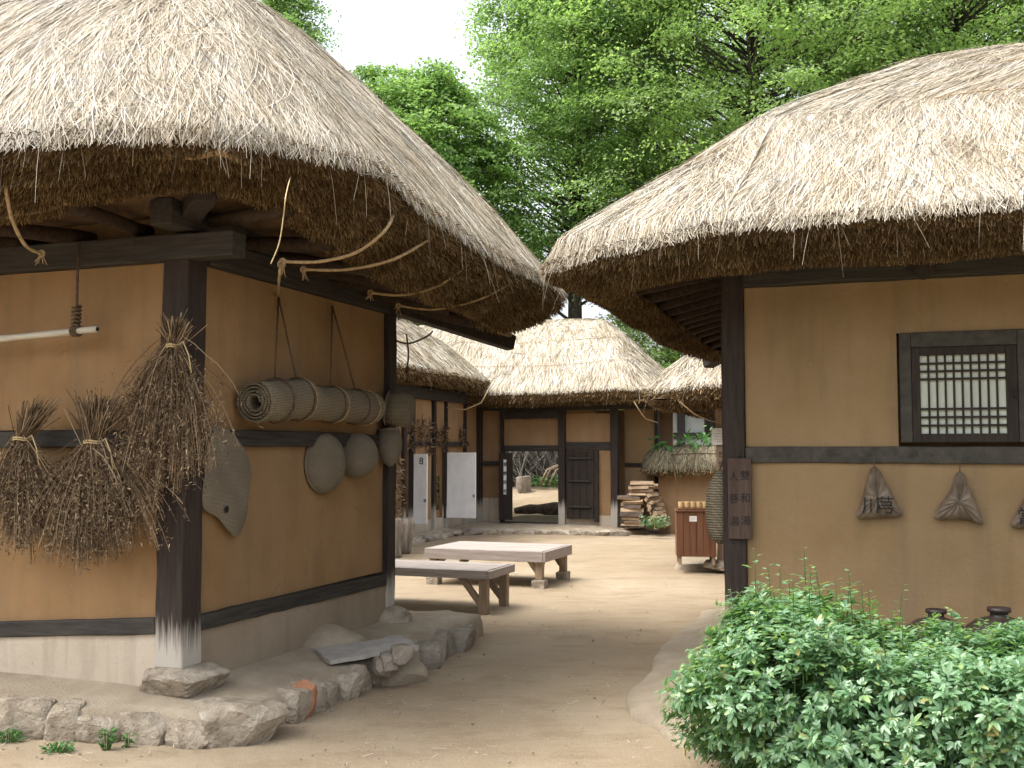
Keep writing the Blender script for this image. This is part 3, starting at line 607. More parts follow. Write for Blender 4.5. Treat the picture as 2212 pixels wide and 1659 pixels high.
def prof_dome(inner, lipd, zi, zl, zr_, half, pw=1.25, tiers=4, top=0.8, n=64, dr=0.0):
    under = [(inner-0.15, zi+0.03), (inner, zi)]
    for k in range(tiers):                      # layered courses of cut straw, each a small step
        a = (k+0.75)/tiers; b = (k+1.0)/tiers
        zz = lambda q: zi + (zl-zi)*q**1.6
        under.append((inner+(lipd-inner)*a, zz(k/tiers)+0.005)); under.append((inner+(lipd-inner)*b*0.99, zz(b)))
    prof = under + [(lipd+0.015, zl+0.05)]
    for q in np.linspace(0, 1, 40)[1:]:
        d = lipd - (lipd+half)*q; z = zl+0.05 + (zr_-zl-0.05)*(1-(1-q)**pw); prof.append((d, z))
    lipn = len(under)
    A = np.array(prof); dd = np.r_[0, np.cumsum(np.linalg.norm(np.diff(A, axis=0), axis=1))]
    u = np.linspace(0, dd[lipn], 16); v = np.linspace(dd[lipn], dd[-1], n-15)[1:]
    B = np.stack([np.interp(np.r_[u, v], dd, A[:, k]) for k in range(2)], 1)
    B[14:-1] = np.stack([0.25*B[13:-2, k]+0.5*B[14:-1, k]+0.25*B[15:, k] for k in range(2)], 1)
    return [tuple(b) for b in B], 15
pl, lipL = prof_dome(0.84, 1.30, 2.86, 3.13, 5.25, W2/2, 1.62)
def droopL(P, d, i):
    g = np.exp(-(((P[..., 0]-1.15)/1.2)**2+((P[..., 1]-W2-1.15)/1.5)**2))*np.clip((d+0.6)/1.2, 0, 1)
    inn = np.clip(1-i/lipL, 0, 1)*0.85+0.15*(d > 0)
    z = 0.25*np.exp(-(((P[..., 0]-0.75)/0.75)**2+((P[..., 1]+0.75)/0.75)**2))*inn - 0.085*np.clip(P[..., 1], 0, 4)*np.clip((P[..., 0]+0.4)/1.0, 0, 1)
    return np.stack([0.30*g, 0.14*g, z+0.03*g*(i < lipL+1)], -1)
GL = roof_grid(-LEN-2, 0, 0, W2, pl, 0.35, (150, 60), fx=0.8, seed=11, wob=0.035, droop=droopL)
thatch(lh, GL, lipL, 165000, 90000, lambda C: (C[..., 0] > -4.3)*np.where(C[..., 1] > 2.6, 0.35, 1.0), fringe=0.10, loose=260, wid=0.0038, length=(0.35, 0.95), mess=0.13)
# ------------------------------------------------------------------ right house
RL = 6.0; RW = 3.3
rh = empty('thatched_house', RH.loc, RZ, label='thatched mud house nearest on the right, with a latticed paper window above a green hedge', cat='house')
PR = 0.155
yf = -PR/2+0.03
RB_ = [(1.52, 1.63), (2.73, 2.93)]
win = [RH.wall(1927, 712, 'y', yf), RH.wall(2300, 975, 'y', yf)]   # outer timber surround
ws0 = RH.wall(1968, 752, 'y', yf); ws1 = RH.wall(2202, 965, 'y', yf)
wx0, wx1, wz0, wz1 = ws0.x, ws1.x, 1.655, ws0.z
mudwall('wall', rh, (PR/2-0.002, yf, 0.2), (RL, 0.1, 1.52), M['mud_right'], 'y', 31)
mudwall('wall', rh, (PR/2-0.002, yf, 1.63), (wx0-0.09, 0.1, 2.73), M['mud_right'], 'y', 32)
mudwall('wall', rh, (wx0-0.09, yf, wz1+0.1), (wx1+0.09, 0.1, 2.73), M['mud_right'], 'y', 33)
mudwall('wall', rh, (wx1+0.09, yf, 1.63), (RL, 0.1, 2.73), M['mud_right'], 'y', 34)
mb = MB(); mb.span((PR/2, 0.1, 0.1), (RL, 0.13, 3.2)); mb.span((-0.03, PR/2, 0.1), (0.06, RW, 3.0)); mb.build('inner_wall', M['mud_right'], rh)
mb = MB(); mb.beam((PR/2-0.003, -0.03, 1.575), (RL, -0.03, 1.575), 0.10, 0.11, 24); mb.build('rail', M['wood_grey'], rh, bevel=0.008)
mb = MB(); mb.beam((PR/2-0.003, -0.06, 2.83), (RL, -0.06, 2.83), 0.15, 0.20, 24); mb.build('wall_plate', M['wood_h'], rh, bevel=0.012)
mb = MB(); mb.tube([(1.24, 0.2, 2.80), (1.24, -0.22, 2.80)], 0.075, 14); mb.build('beam_end', M['wood'], rh, True)
post(rh, 0, 0, 0.30, 2.98, wd=PR, plinth=(0.4, 0.36, 0.16, 0, 0), seed=33)
post(rh, 0.0, RW, 0.30, 2.98, wd=PR, plinth=(0.4, 0.36, 0.16, 0, 0), seed=34)
rafters(rh, 0, RL, 0, RW, 2.93, 2.79, 0.85, step=0.25, front=True, left=True, right=False, hipR=False, fz=raiseR, hips=(0.55, 0.9))
soffit(rh, 0, RL, 0, RW, 2.93, 2.79, 0.85, fz=raiseR)
pr_, lipR = prof_dome(0.86, 1.22, 2.76, 2.92, 4.84, RW/2, 1.24)
def droopR(P, d, i):
    g = np.exp(-(((P[..., 0]+1.15)/1.0)**2+((P[..., 1]+1.15)/0.9)**2))*np.clip((d+0.6)/1.2, 0, 1)
    return np.stack([-0.26*g, -0.10*g, -0.13*g*(i < lipR+1)-0.05*np.clip(P[..., 1], 0, 4)*np.clip((0.4-P[..., 0])/1.0, 0, 1)], -1)
GR = roof_grid(0, RL+2, 0, RW, pr_, 0.3, (150, 60), fx=0.95, seed=21, wob=0.03, droop=droopR)
thatch(rh, GR, lipR, 140000, 75000, lambda C: (C[..., 0] < 4.2)*np.where(C[..., 1] > RW, 0.35, 1.0), fringe=0.09, loose=200, wid=0.0039, length=(0.35, 0.9), mess=0.13)
# window: surround, sash, lattice, paper
wn = MB()
sw = 0.075
wn.span((wx0-sw, yf-0.022, wz0), (wx0-0.002, 0.06, wz1+0.10)); wn.span((wx1+0.002, yf-0.022, wz0), (wx1+sw, 0.06, wz1+0.10)); wn.span((wx0-0.002, yf-0.024, wz1+0.002), (wx1+0.002, 0.06, wz1+0.10))
wo = wn.build('window', M['wood_grey'], rh, bevel=0.006)
sh = MB(); b_ = 0.052; fy0, fy1 = yf-0.016, yf+0.018
sh.span((wx0, fy0, wz0+0.001), (wx0+b_, fy1, wz1)); sh.span((wx1-b_*1.3, fy0, wz0+0.001), (wx1, fy1, wz1)); sh.span((wx0+b_, fy0+0.001, wz1-b_), (wx1-b_*1.3, fy1, wz1)); sh.span((wx0+b_, fy0+0.001, wz0+0.001), (wx1-b_*1.3, fy1, wz0+b_*1.1))
sh.build('sash', M['wood'], wo, bevel=0.004)
la = MB(); ix0, ix1, iz0, iz1 = wx0+b_, wx1-b_*1.3, wz0+b_*1.1, wz1-b_
for k in range(1, 10): x = ix0+(ix1-ix0)*k/10; la.span((x-0.0065, fy0+0.006, iz0), (x+0.0065, fy1-0.004, iz1))
hh = iz1-iz0
for q in (0.105, 0.205, 0.305, 0.685, 0.79, 0.895): z = iz1-hh*q; la.span((ix0, fy0+0.008, z-0.0065), (ix1, fy1-0.006, z+0.0065))
la.build('lattice', M['wood'], wo)
pa = MB(); pa.span((ix0-0.01, fy1-0.003, iz0-0.01), (ix1+0.01, fy1+0.006, iz1+0.01)); pa.build('window_paper', M['paper'], wo)
hd = MB(); hd.tube([(wx1-0.02, fy0-0.012+0.012*math.cos(a), (wz0+wz1)/2+0.03*math.sin(a)) for a in np.linspace(0, 6.28, 13)], 0.004, 5); hd.build('ring_pull', M['wood'], wo, True)
edge_r = [lg(RH, *p) for p in [(1500, 1640), (1420, 1580), (1365, 1555), (1345, 1530), (1365, 1490), (1420, 1425), (1460, 1390), (1530, 1330)]]
terrace('terrace_ground', RH, [(1.6, -1.75), (0.9, -1.7)]+edge_r+[(-0.45, 3.5)], [(1.6, -0.0), (0.9, 0), (0.2, 0.0), (0.0, 0.05), (0.0, 0.5), (0.0, 3.5)], M['earth'], 0.2, 0.05, seed=9)
# ------------------------------------------------------------------ gate house across the yard
gh = empty('gate_house', F.loc, RZ, label='thatched gate house across the yard with a dark plank door and an open gateway', cat='gate house')
def fx(px, py=1000): return F.wall(px, py, 'y', 0.0).x
def fz(px, py, y=0.0): return F.wall(px, py, 'y', y).z
xa, xg0, xg1, xd1, xm1, xe = fx(1085), fx(1090), fx(1208), fx(1295), fx(1320), fx(1335)
zt = 2.43; zl = fz(1150, 962); zl2 = fz(1150, 975)
def slab(name, lo, hi, mat, seed): return mudwall(name, gh, lo, hi, mat, 'y', seed, 0.15)
slab('wall', (0.05, 0.03, 0.0), (xa-0.03, 0.12, 0.64), M['plinth'], 51)
slab('wall', (0.05, 0.04, 0.64), (xa-0.03, 0.12, 1.31), M['mud_far'], 52)
slab('wall', (0.05, 0.04, 1.39), (xa-0.03, 0.12, zt), M['mud_far'], 53)
slab('wall', (xa+0.03, 0.04, zl), (xg1, 0.12, zt), M['mud_far'], 54)
xp = fx(1222)
slab('wall', (xp, 0.03, fz(1270, 955)), (xm1, 0.12, fz(1270, 893)), M['mud_far'], 55)
slab('wall', (xd1-0.1, 0.03, 0.33), (xm1, 0.12, fz(1270, 960)), M['mud_far'], 56)
slab('wall', (xp, 0.02, 0.0), (xm1, 0.12, 0.33), M['plinth'], 57)
slab('wall', (xe, 0.55, 0.1), (xe+0.62, 0.65, zt), M['mud_right'], 58)
mb = MB(); mb.span((xe+0.62, 0.5, 0.15), (xe+0.69, 0.66, zt)); mb.span((xe, 0.53, 1.28), (xe+0.62, 0.55, 1.36)); mb.build('side_post', M['wood'], gh)
mb = MB(); mb.beam((0.08, 0.02, 1.35), (xa-0.03, 0.02, 1.35), 0.08, 0.08, 4, .002); mb.build('rail', M['wood_h'], gh)
mb = MB(); mb.beam((-0.2, 0.0, 2.51), (xe+0.7, 0.0, 2.51), 0.16, 0.16, 12); mb.build('wall_plate', M['wood_h'], gh)
mb = MB(); mb.beam((xa, 0.0, 2.34), (xg1, -0.02, 2.34), 0.14, 0.17, 10, 0.012); mb.build('sagging_beam', M['wood_h'], gh)
mb = MB(); mb.span((xa+0.03, -0.01, zl2), (xg1, 0.10, zl-0.002)); mb.span((xp, -0.004, fz(1270, 972)), (xm1, 0.08, fz(1270, 955)-0.004)); mb.build('lintel', M['wood_h'], gh, bevel=0.006)
for x, wd, nm in ((0.0, 0.14, 'post'), (xa, 0.05, 'post'), ((xg1+xp)/2, xp-xg1, 'post'), ((xm1+xe)/2, xe-xm1, 'post')):
    mb = MB(); mb.beam((x, 0.0, 0.1), (x, 0.0, 2.43), wd, 0.15, 8, 0.003, (0, 1, 0)); mb.build(nm, M['post'] if wd > 0.06 else M['wood'], gh, bevel=0.006)
mb = MB(); mb.span((xg0, -0.03, 0.05), (xg1, 0.1, 0.17)); mb.build('threshold', M['wood_h'], gh, bevel=0.01)
def plank_door(parent, name, x0, x1, z0, z1, y, n, hbars, m4=None):
    mb = MB()
    wdt = (x1-x0)/n
    for k in range(n): mb.span((x0+wdt*k+0.004, y, z0+random.uniform(0, .01)), (x0+wdt*(k+1)-0.004, y+0.03, z1))
    d = mb.build(name, M['post'] if False else M['wood'], parent, bevel=0.004)
    for z in hbars:
        b = MB(); b.span((x0+0.06, y-0.035, z-0.02), (x1-0.05, y-0.001, z+0.02)); b.build('door_batten', M['wood_h'], d, bevel=0.006)
    return d
plank_door(gh, 'gate_door', xp+0.03, xd1-0.10, 0.25, fz(1270, 974), -0.07, 4, (0.50, 1.01, fz(1270, 990)))
mb = MB(); mb.span((xd1-0.098, -0.05, 0.2), (xd1-0.01, 0.0, fz(1270, 974))); mb.build('door_frame', M['wood'], gh, bevel=0.005)
# left leaf stands open, turned a little towards the yard
mb = MB(); mb.span((xg0-0.01, -0.30, 0.22), (xg0+0.27, -0.26, zl2-0.03)); lf = mb.build('gate_door', M['wood'], gh, bevel=0.004)
mb = MB(); zb0, zb1 = fz(1098, 1068, -0.3), fz(1098, 993, -0.3); mb.span((xg0+0.09, -0.306, zb0), (xg0+0.15, -0.301, zb1)); st = mb.build('paper_strip', M['notice'], lf)
def text(s, size, parent, loc, rot, mat, name='lettering', ext=0.002, align='CENTER'):
    cu = bpy.data.curves.new('t', 'FONT'); cu.body = s; cu.size = size; cu.align_x = align; cu.align_y = 'CENTER'; cu.extrude = ext
    o = bpy.data.objects.new('t', cu); col.objects.link(o); bpy.context.view_layer.update()
    me = bpy.data.meshes.new_from_object(o.evaluated_get(bpy.context.evaluated_depsgraph_get())); bpy.data.objects.remove(o); bpy.data.curves.remove(cu)
    me.materials.clear(); o = link(me, name, M[mat], parent); o.location = loc; o.rotation_euler = rot; return o
for k, ch in enumerate('國泰民安'):
    z = zb1-0.10-(zb1-zb0-0.16)*k/3
    text(ch, 0.085, lf, (xg0+0.12, -0.3105, z), (R(90), 0, 0), 'ink')
pf, lipF = prof_dome(0.55, 0.87, 2.53, 2.70, 4.42, 1.25, 1.45, 2, n=44)
GF = roof_grid(-3.6, xe+0.15, 0, 2.5, pf, 0.3, (90, 40), fx=0.72, seed=31, wob=0.03)
thatch(gh, GF, lipF, 60000, 12000, lambda C: np.where(C[..., 1] > 2.3, 0.25, 1.0), wid=0.0095, mess=0.14, length=(0.25, 0.55), fringe=0.06, loose=60, stub_len=(0.03, 0.08))
soffit(gh, -3.2, xe+0.55, 0, 2.5, 2.57, 2.53, 0.55)
mb = MB(); mb.span((-3, 2.42, 0.0), (xg0-1.5, 2.5, 2.5)); mb.build('back_wall', M['mud_far'], gh); mb = MB(); mb.span((xg1+0.1, 2.42, 0.1), (xe+0.6, 2.5, 2.5)); mb.span((xg1+0.02, 0.12, 0.1), (xg1+0.1, 2.5, 2.5)); mb.build('back_wall', M['mud_far'], gh)
for t, a, b in ((23, 20, 112), (31, 20, 112)): roof_rope(gh, GF, t, a, b, 0.004, mat='rope', lift=0.03)
mb = MB(); mb.tube([GFp for GFp in [F.loc_of(at(*q)) for q in ((1370, 868, 20.0), (1385, 893, 20.1), (1395, 905, 20.3), (1420, 913, 20.6))]], 0.012, 5); mb.build('roof_rope', M['rope'], gh, True)
# ------------------------------------------------------------------ wing house along the left of the yard
wh = empty('wing_house', F.loc, RZ, label='low thatched wing along the left of the yard with white doors standing open', cat='house')
def sy(px): return F.wall(px, 1000, 'x', 0.0).y
def wslab(nm, y0, y1, z0, z1, mat, seed): return mudwall(nm, wh, (-0.12, y0, z0), (-0.03, y1, z1), M[mat], 'x', seed, 0.15)
yA0, yA1, yB0, yB1 = sy(872), sy(890), sy(940), sy(962)
wslab('wall', -6.0, yA0, 0.3, 2.5, 'mud_far', 61); wslab('wall', yA1, yB0-0.1, 0.34, 2.57, 'mud_far', 62)
wslab('wall', yB1, -0.08, 0.34, 2.57, 'mud_far', 63); wslab('wall', yB0, yB1, 1.72, 2.57, 'mud_far', 64); wslab('wall', yA0, yA1, 1.72, 2.57, 'mud_far', 65)
wslab('plinth', yA1, -0.08, 0.0, 0.34, 'plinth', 66); wslab('plinth', -6, yA1, 0.0, 0.3, 'plinth', 67)
for y, wd in ((yA0, 0.10), (yA1+0.03, 0.08), (yB0-0.05, 0.10), (yB1+0.03, 0.06), (-0.75, 0.06)):
    mb = MB(); mb.beam((-0.02, y, 0.1), (-0.02, y, 2.57), 0.10, wd, 8, 0.003, (0, 1, 0)); mb.build('post', M['post'], wh, bevel=0.005)
mb = MB(); mb.beam((0.0, -6, 2.64), (0.0, 0.0, 2.64), 0.16, 0.20, 10); mb.build('wall_plate', M['wood_y'], wh)
mb = MB(); mb.beam((-0.02, yA1, 1.74), (-0.02, -0.6, 1.74), 0.09, 0.08, 8); mb.build('rail', M['wood_y'], wh)
for a_, b_ in ((-6, -3.6), (-0.9, 0)): mb = MB(); mb.span((-2.6, a_, 0.1), (-2.5, b_, 2.5)); mb.build('back_wall', M['mud_far'], wh)
def white_door(y, wid_, z0, z1, num=None, ang=0.0):
    mb = MB(); mb.span((0.0, -0.02, z0), (wid_, 0.02, z1)); d = mb.build('door', M['white_paint'], wh, bevel=0.004)
    d.location = (0.02, y, 0); d.rotation_euler = (0, 0, ang)
    e = MB(); e.span((-0.045, -0.03, z0-0.01), (-0.001, 0.03, z1+0.01)); e.build('door_stile', M['wood'], d)
    r_ = MB(); r_.tube([(wid_-0.03+0.02*math.cos(a), -0.03, z0+0.42+0.02*math.sin(a)) for a in np.linspace(0, 6.28, 11)], 0.006, 5); r_.build('ring_pull', M['ink'], d, True)
    if num: text(num, 0.17, d, (wid_*0.6, -0.0225, z1-0.13), (R(90), 0, 0), 'ink')
    return d
white_door(yB1+0.02, 0.60, 0.335, 1.57)
white_door(yA1+0.02, 0.27, 0.31, 1.547, '8')
pw_, lipW = prof_dome(0.40, 0.68, 2.80, 2.93, 4.5, 1.4, 1.3, 2, n=40)
GW = roof_grid(-2.8, 0.0, -7.5, -1.25, pw_, 0.25, (44, 110), fx=1.0, seed=41, wob=0.025)
thatch(wh, GW, lipW, 42000, 9000, lambda C: np.where((C[..., 1] > -6.5) & (C[..., 0] > -2.0), 1.0, 0.1), wid=0.009, length=(0.25, 0.5), fringe=0.06, loose=60, stub_len=(0.03, 0.08), mess=0.15)
soffit(wh, -2.8, 0.0, -7.5, -1.25, 2.86, 2.80, 0.40)
y = -5.8
while y < -1.0:
    mb = MB(); mb.tube([(-0.4, y, 2.94), (0.40, y+0.05, 2.82)], 0.045, 8); mb.build('rafter', M['rafter'], wh, True); y += 0.4
mb = MB(); mb.tube([F.loc_of(at(*q)) for q in ((1055, 842, 19.9), (1040, 870, 19.9), (1005, 885, 19.9), (965, 880, 19.8))], 0.012, 5); mb.build('roof_rope', M['rope'], wh, True)
# raised earth in front of the far buildings and its stones
edge_f = [lg(F, *p) for p in [(830, 1184), (890, 1175), (940, 1166), (985, 1156), (1040, 1154), (1120, 1154), (1220, 1156), (1300, 1157), (1352, 1157)]]
terrace('terrace_ground', F, edge_f+[(edge_f[-1][0]+0.25, 0.2)], [(0.0, -4.4), (0.0, -3.5), (0.0, -1.5), (0.02, -0.3), (0.2, 0.0), (1.0, 0.1), (2.0, 0.1), (2.9, 0.3), (3.1, 0.4)], M['earth'], 0.15, 0.085, seed=15)
tp = MB(); tp.span((0.02, 0.12, -0.05), (3.0, 3.0, 0.13)); o = tp.build('gateway_floor', M['earth']); o.location = F.loc; o.rotation_euler = (0, 0, RZ); tag(o, kind='structure')
stones_along(edge_f, F, 'stones edging the far terrace', 'small pale stone in the low kerb before the far gate house', [M['stone'], M['stone_dark'], M['stone']], 17, 0.20, 0.42, 0.16, 0.025, 0.20)
# ------------------------------------------------------------------ house behind the right one
bh = empty('thatched_house', RB.loc, RZ, label='small thatched house half hidden behind the right house, its low eave over the cabinet', cat='house')
pb, lipB = prof_dome(0.75, 1.05, 2.18, 2.40, 4.05, 1.5, 1.3, 3, n=44)
def droopB(P, d, i): return np.stack([0*P[..., 0], 0*P[..., 0], -0.10*np.exp(-(((P[..., 0]+1.0)/0.8)**2+((P[..., 1]+1.0)/0.8)**2))], -1)
GB = roof_grid(0, 5.5, 0, 3.0, pb, 0.35, (90, 44), fx=0.9, seed=51, wob=0.03, droop=droopB)
thatch(bh, GB, lipB, 40000, 16000, lambda C: np.where(C[..., 0] < 2.5, 1.0, 0.1), wid=0.0075, length=(0.22, 0.5), fringe=0.06, loose=50, stub_len=(0.025, 0.07))
soffit(bh, 0, 5.5, 0, 3.0, 2.24, 2.18, 0.75, lath=False)
post(bh, 0, 0, 0.16, 2.3, wd=0.15, mat='bench_leg', plinth=(0.42, 0.36, 0.13, -0.03, 0), seed=35)
post(bh, 0.0, 3.0, 0.16, 2.3, wd=0.15, plinth=(0.36, 0.36, 0.13, 0, 0), seed=36)
mudwall('wall', bh, (0.08, -0.02, 0.1), (5.0, 0.1, 2.3), M['mud_far'], 'y', 71, 0.2)
mb = MB(); mb.span((0.08, 0.1, 0.1), (0.16, 2.95, 2.3)); mb.build('inner_wall', M['wood'], bh)
mb = MB(); mb.beam((-0.2, 0, 2.33), (5, 0, 2.33), 0.14, 0.16, 8); mb.beam((0, -0.2, 2.335), (0, 3, 2.335), 0.14, 0.15, 8); mb.build('wall_plate', M['wood_h'], bh)
for k in range(7):
    mb = MB(); y = 0.2+0.4*k; mb.tube([(0.3, y, 2.32), (-0.74, y-0.05*(5-k), 2.20)], 0.04, 8); mb.build('rafter', M['rafter'], bh, True)
mb = MB(); mb.tube([RB.loc_of(at(*q)) for q in ((1468, 868, 13.2), (1500, 895, 13.3), (1530, 908, 13.4), (1566, 915, 13.5))], 0.008, 5); mb.build('roof_rope', M['rope'], bh, True)
edge_b = [lg(RB, *p) for p in [(1600, 1238), (1500, 1236), (1455, 1232), (1462, 1222), (1480, 1215)]]
terrace('terrace_ground', RB, edge_b, [(0.3, 0.0), (0.1, 0), (0.0, 0.0), (0.0, 0.1), (0.0, 0.6)], M['earth'], 0.12, 0.07, seed=25, n=40)
# vertical lettered plaque and a white notice on that post
mb = MB(); mb.span((-0.06, -0.098, 0.62), (0.06, -0.08, 1.66)); pl_ = mb.build('post_plaque', M['bench_leg'], bh)
for k, ch in enumerate('한방차마시는곳'): text(ch, 0.085, pl_, (0.0, -0.100, 1.55-0.125*k), (R(90), 0, 0), 'ink', ext=0.0005)
mb = MB(); mb.span((-0.10, -0.02, -0.11), (0.10, 0.0, 0.11)); nb = mb.build('notice_board', M['notice'], None, bevel=0.003)
nb.location = RB.world(-0.02, -0.10, 1.79); nb.rotation_euler = (0, 0, RZ); tag(nb, label='small white notice fixed high on the post above the wooden cabinet', cat='notice')
for k, wd in enumerate((0.05, 0.13, 0.12, 0.14, 0.06)):
    q = MB(); q.span((-wd/2 if k < 4 else -0.03, -0.0215, 0.07-0.035*k), (wd/2, -0.0205, 0.075-0.035*k)); q.build('printed_line', M['stone_dark'], nb)
# ------------------------------------------------------------------ mud wall with a thatched cap, and the pale house beyond it
mw = empty('mud_wall', F.world(xe+0.75, 0.45, 0), RZ, label='mud garden wall capped with old thatch behind the firewood stack', cat='wall')
mudwall('wall', mw, (0, -0.2, -0.1), (3.4, 0.2, 1.28), M['mud_far'], 'y', 81, 0.12)
prof_c = [(0.16, 1.20), (0.26, 1.17), (0.31, 1.22), (0.30, 1.32), (0.24, 1.48), (0.14, 1.61), (0.02, 1.68), (-0.1, 1.70), (-0.19, 1.70)]
GC = roof_grid(-0.02, 3.4, -0.2, 0.2, smooth_prof(prof_c, 26), 0.05, (70, 10), 6, seed=61, wob=0.025)
M_save = M['straw']; M['straw'] = m_island('old_grey_straw', [(0, (0.07, 0.058, 0.035)), (0.6, (0.17, 0.15, 0.095)), (1, (0.30, 0.27, 0.19))], 0.8, 0.1)
thatch(mw, GC, 5, 9000, 2500, lambda C: 1.0+0*C[..., 0], wid=0.011, length=(0.10, 0.25), fringe=0.08, loose=60, stub_len=(0.04, 0.09))
M['straw'] = M_save
roof_rope(mw, GC, 13, 6, 66, 0.01, mat='rope_dark', lift=0.02)
ph = empty('pale_house', F.world(xe+0.3, 5.0, 0.3), RZ, label='pale plastered house with dark barred window glimpsed beyond the mud wall', cat='house')
mb = MB(); mb.span((-1.0, 0, 0), (7, 0.15, 2.85)); mb.build('wall', M['greyboard'], ph)
mb = MB(); mb.span((0.55, -0.04, 1.75), (1.75, 0.0, 2.75)); wq = mb.build('window', M['wood'], ph)
mb = MB()
for k in range(9): mb.span((0.63+0.125*k, -0.06, 1.8), (0.66+0.125*k, -0.04, 2.7))
mb.build('window_bars', M['ink'], wq)
mb = MB()
for z in (1.62,): mb.span((-1, -0.05, z), (7, 0.0, z+0.12))
for x in (-0.1, 2.45): mb.span((x, -0.06, 0), (x+0.18, -0.001, 2.85))
mb.build('timber_frame', M['wood_h'], ph)
mb = MB(); mb.span((2.75, -0.03, 1.0), (6.5, 0.0, 1.6)); mb.build('dark_panel', M['wood'], ph)
mb = MB(); mb.box((3, 0.1, 2.92), (9, 1.6, 0.16), rx=R(8)); mb.build('tiled_roof', M['stone_dark'], ph)
mb = MB()
for k in range(34): mb.tube([(-0.4+0.13*k, -1.35, 1.20), (-0.4+0.13*k, -1.05, 1.34)], 0.055, 8)
tl = MB(); tl.span((-0.5, -1.3, -0.4), (4.2, -1.1, 1.16)); gw = tl.build('tiled_wall', M['greyboard'], None); gw.location = ph.location; gw.rotation_euler = (0, 0, RZ); tag(gw, label='low garden wall topped with grey round tiles between mud wall and pale house', cat='wall')
mb.build('tile_coping', M['stone_dark'], gw, True)
# ------------------------------------------------------------------ trees
def leaf_cards(C, Nn, size, asp=0.62, fold=0.0):        # one four-cornered leaf per point
    n = len(C); a = rng.normal(size=(n, 3)); t = nrm(np.cross(Nn, a)); b = np.cross(Nn, t); s = size[:, None]
    V = np.stack([C-t*s*0.5, C+b*s*asp*0.5+Nn*s*0.08, C+t*s*0.5-Nn*s*0.10, C-b*s*asp*0.5+Nn*s*0.08], 1).reshape(-1, 3)
    return V, np.arange(n*4).reshape(-1, 4)
def tree(name, x, y, h, R0, z0, nspray, per, leaf, mat, seed, label, trunk_r=0.2, flat=0.28, spread=(0.8, 1.5), lean=(0, 0), top=1.0, droop=0.5, z_base=0.0, shape='oval', parts=None, group=None):
    global rng
    old = rng; rng = np.random.default_rng(seed); r = random.Random(seed)
    root = empty(name, (x, y, z_base), r.uniform(0, 6), label=label, cat='tree', group=group)
    tr = MB(); pts = [Vector((lean[0]*t*h+0.12*math.sin(5*t+seed), lean[1]*t*h+0.12*math.cos(4*t+seed), t*h*0.93)) for t in np.linspace(0, 1, 10)]
    tr.tube(pts, [trunk_r*(1-0.9*t)+0.015 for t in np.linspace(0, 1, 10)], 9, jit=0.05)
    def trunk_at(z): k = min(max(z/(h*0.93), 0), 1)*9; i = min(int(k), 8); return pts[i].lerp(pts[i+1], k-i)
    C = []
    for k in range(nspray):
        u = (k+0.5)/nspray; zz = z0+(h-z0)*(u**0.85); q = (zz-z0)/(h-z0)
        prof = {'oval': math.sin(math.pi*min(max(0.10+0.86*q, 0), 1))**0.6, 'cone': (1-q)**0.8+0.08, 'layer': (math.sin(math.pi*(0.2+0.75*q)))**0.5}[shape]
        a = k*2.39996+r.uniform(-.5, .5); rad = R0*prof*math.sqrt(r.uniform(0.12, 1.0))
        c = Vector((rad*math.cos(a), rad*math.sin(a), zz)); b0 = trunk_at(zz-rad*r.uniform(0.25, 0.6)-0.3); c.x += b0.x; c.y += b0.y
        if rad > 0.5*R0*prof or k % 3 == 0:
            mid = b0.lerp(c, 0.5)+Vector((r.uniform(-.2, .2), r.uniform(-.2, .2), r.uniform(-0.1, 0.3)))
            tr.tube([b0, b0.lerp(mid, 0.5)+Vector((0, 0, 0.05)), mid, mid.lerp(c, 0.6)+Vector((0, 0, 0.08)), c], [max(0.02, trunk_r*0.24*(1-0.6*q)), max(.016, trunk_r*.17*(1-.6*q)), max(.012, trunk_r*.11*(1-.6*q)), 0.010, 0.005], 5)
            for _ in range(3):
                e = c+Vector((r.uniform(-1, 1), r.uniform(-1, 1), r.uniform(-.3, .35)))*0.8; tr.tube([mid.lerp(c, r.uniform(.4, .9)), (mid.lerp(c, .8)+e)/2, e], [0.012, 0.008, 0.004], 4)
        C.append((c, rad/(R0*prof+1e-6)))
    tr.build('trunk', M['trunk'], root, True)
    pos = []; nor = []
    for c, rr in C:
        n = int(per*r.uniform(0.6, 1.35)); sp = r.uniform(*spread); m = 5
        sub = rng.normal(0, 0.42, (m, 3))*sp*np.array([1, 1, flat*1.3]); k = rng.integers(0, m, n)
        g = rng.normal(0, 0.24, (n, 3))*sp*np.array([1, 1, flat])
        p = sub[k]+g; dist = np.linalg.norm(p[:, :2], axis=1); p[:, 2] -= droop*0.35*dist**1.6/sp
        pos.append(p+np.array(c)); nn = np.array([0, 0, 1.0])+rng.normal(0, 0.55, (n, 3))+np.c_[p[:, :2]*0.45, np.zeros(n)]; nor.append(nn)
    P = np.concatenate(pos); Nn = nrm(np.concatenate(nor)); sz = leaf*rng.uniform(0.65, 1.35, len(P))
    V, Fq = leaf_cards(P, Nn, sz)
    quads('crown', V, Fq, M[mat], root)
    rng = old; return root
def gxy(px, Y): return (px-CX)/FPX*Y
tree('ginkgo_tree', gxy(1250, 34), 34, 21.5, 3.3, 6.2, 330, 470, 0.115, 'leaf_green', 101, 'tall broad tree whose trunk shows in the gap between the two near roofs', 0.28, shape='layer', z_base=0.7, flat=0.34, spread=(1.0, 1.8))
tree('ginkgo_tree', gxy(1640, 32), 32, 21.5, 5.4, 7.0, 340, 460, 0.12, 'leaf_yellow', 102, 'light green layered tree rising just above the left end of the right roof', 0.28, shape='layer', z_base=0.7, flat=0.3, lean=(-0.015, 0), spread=(1.0, 1.9))
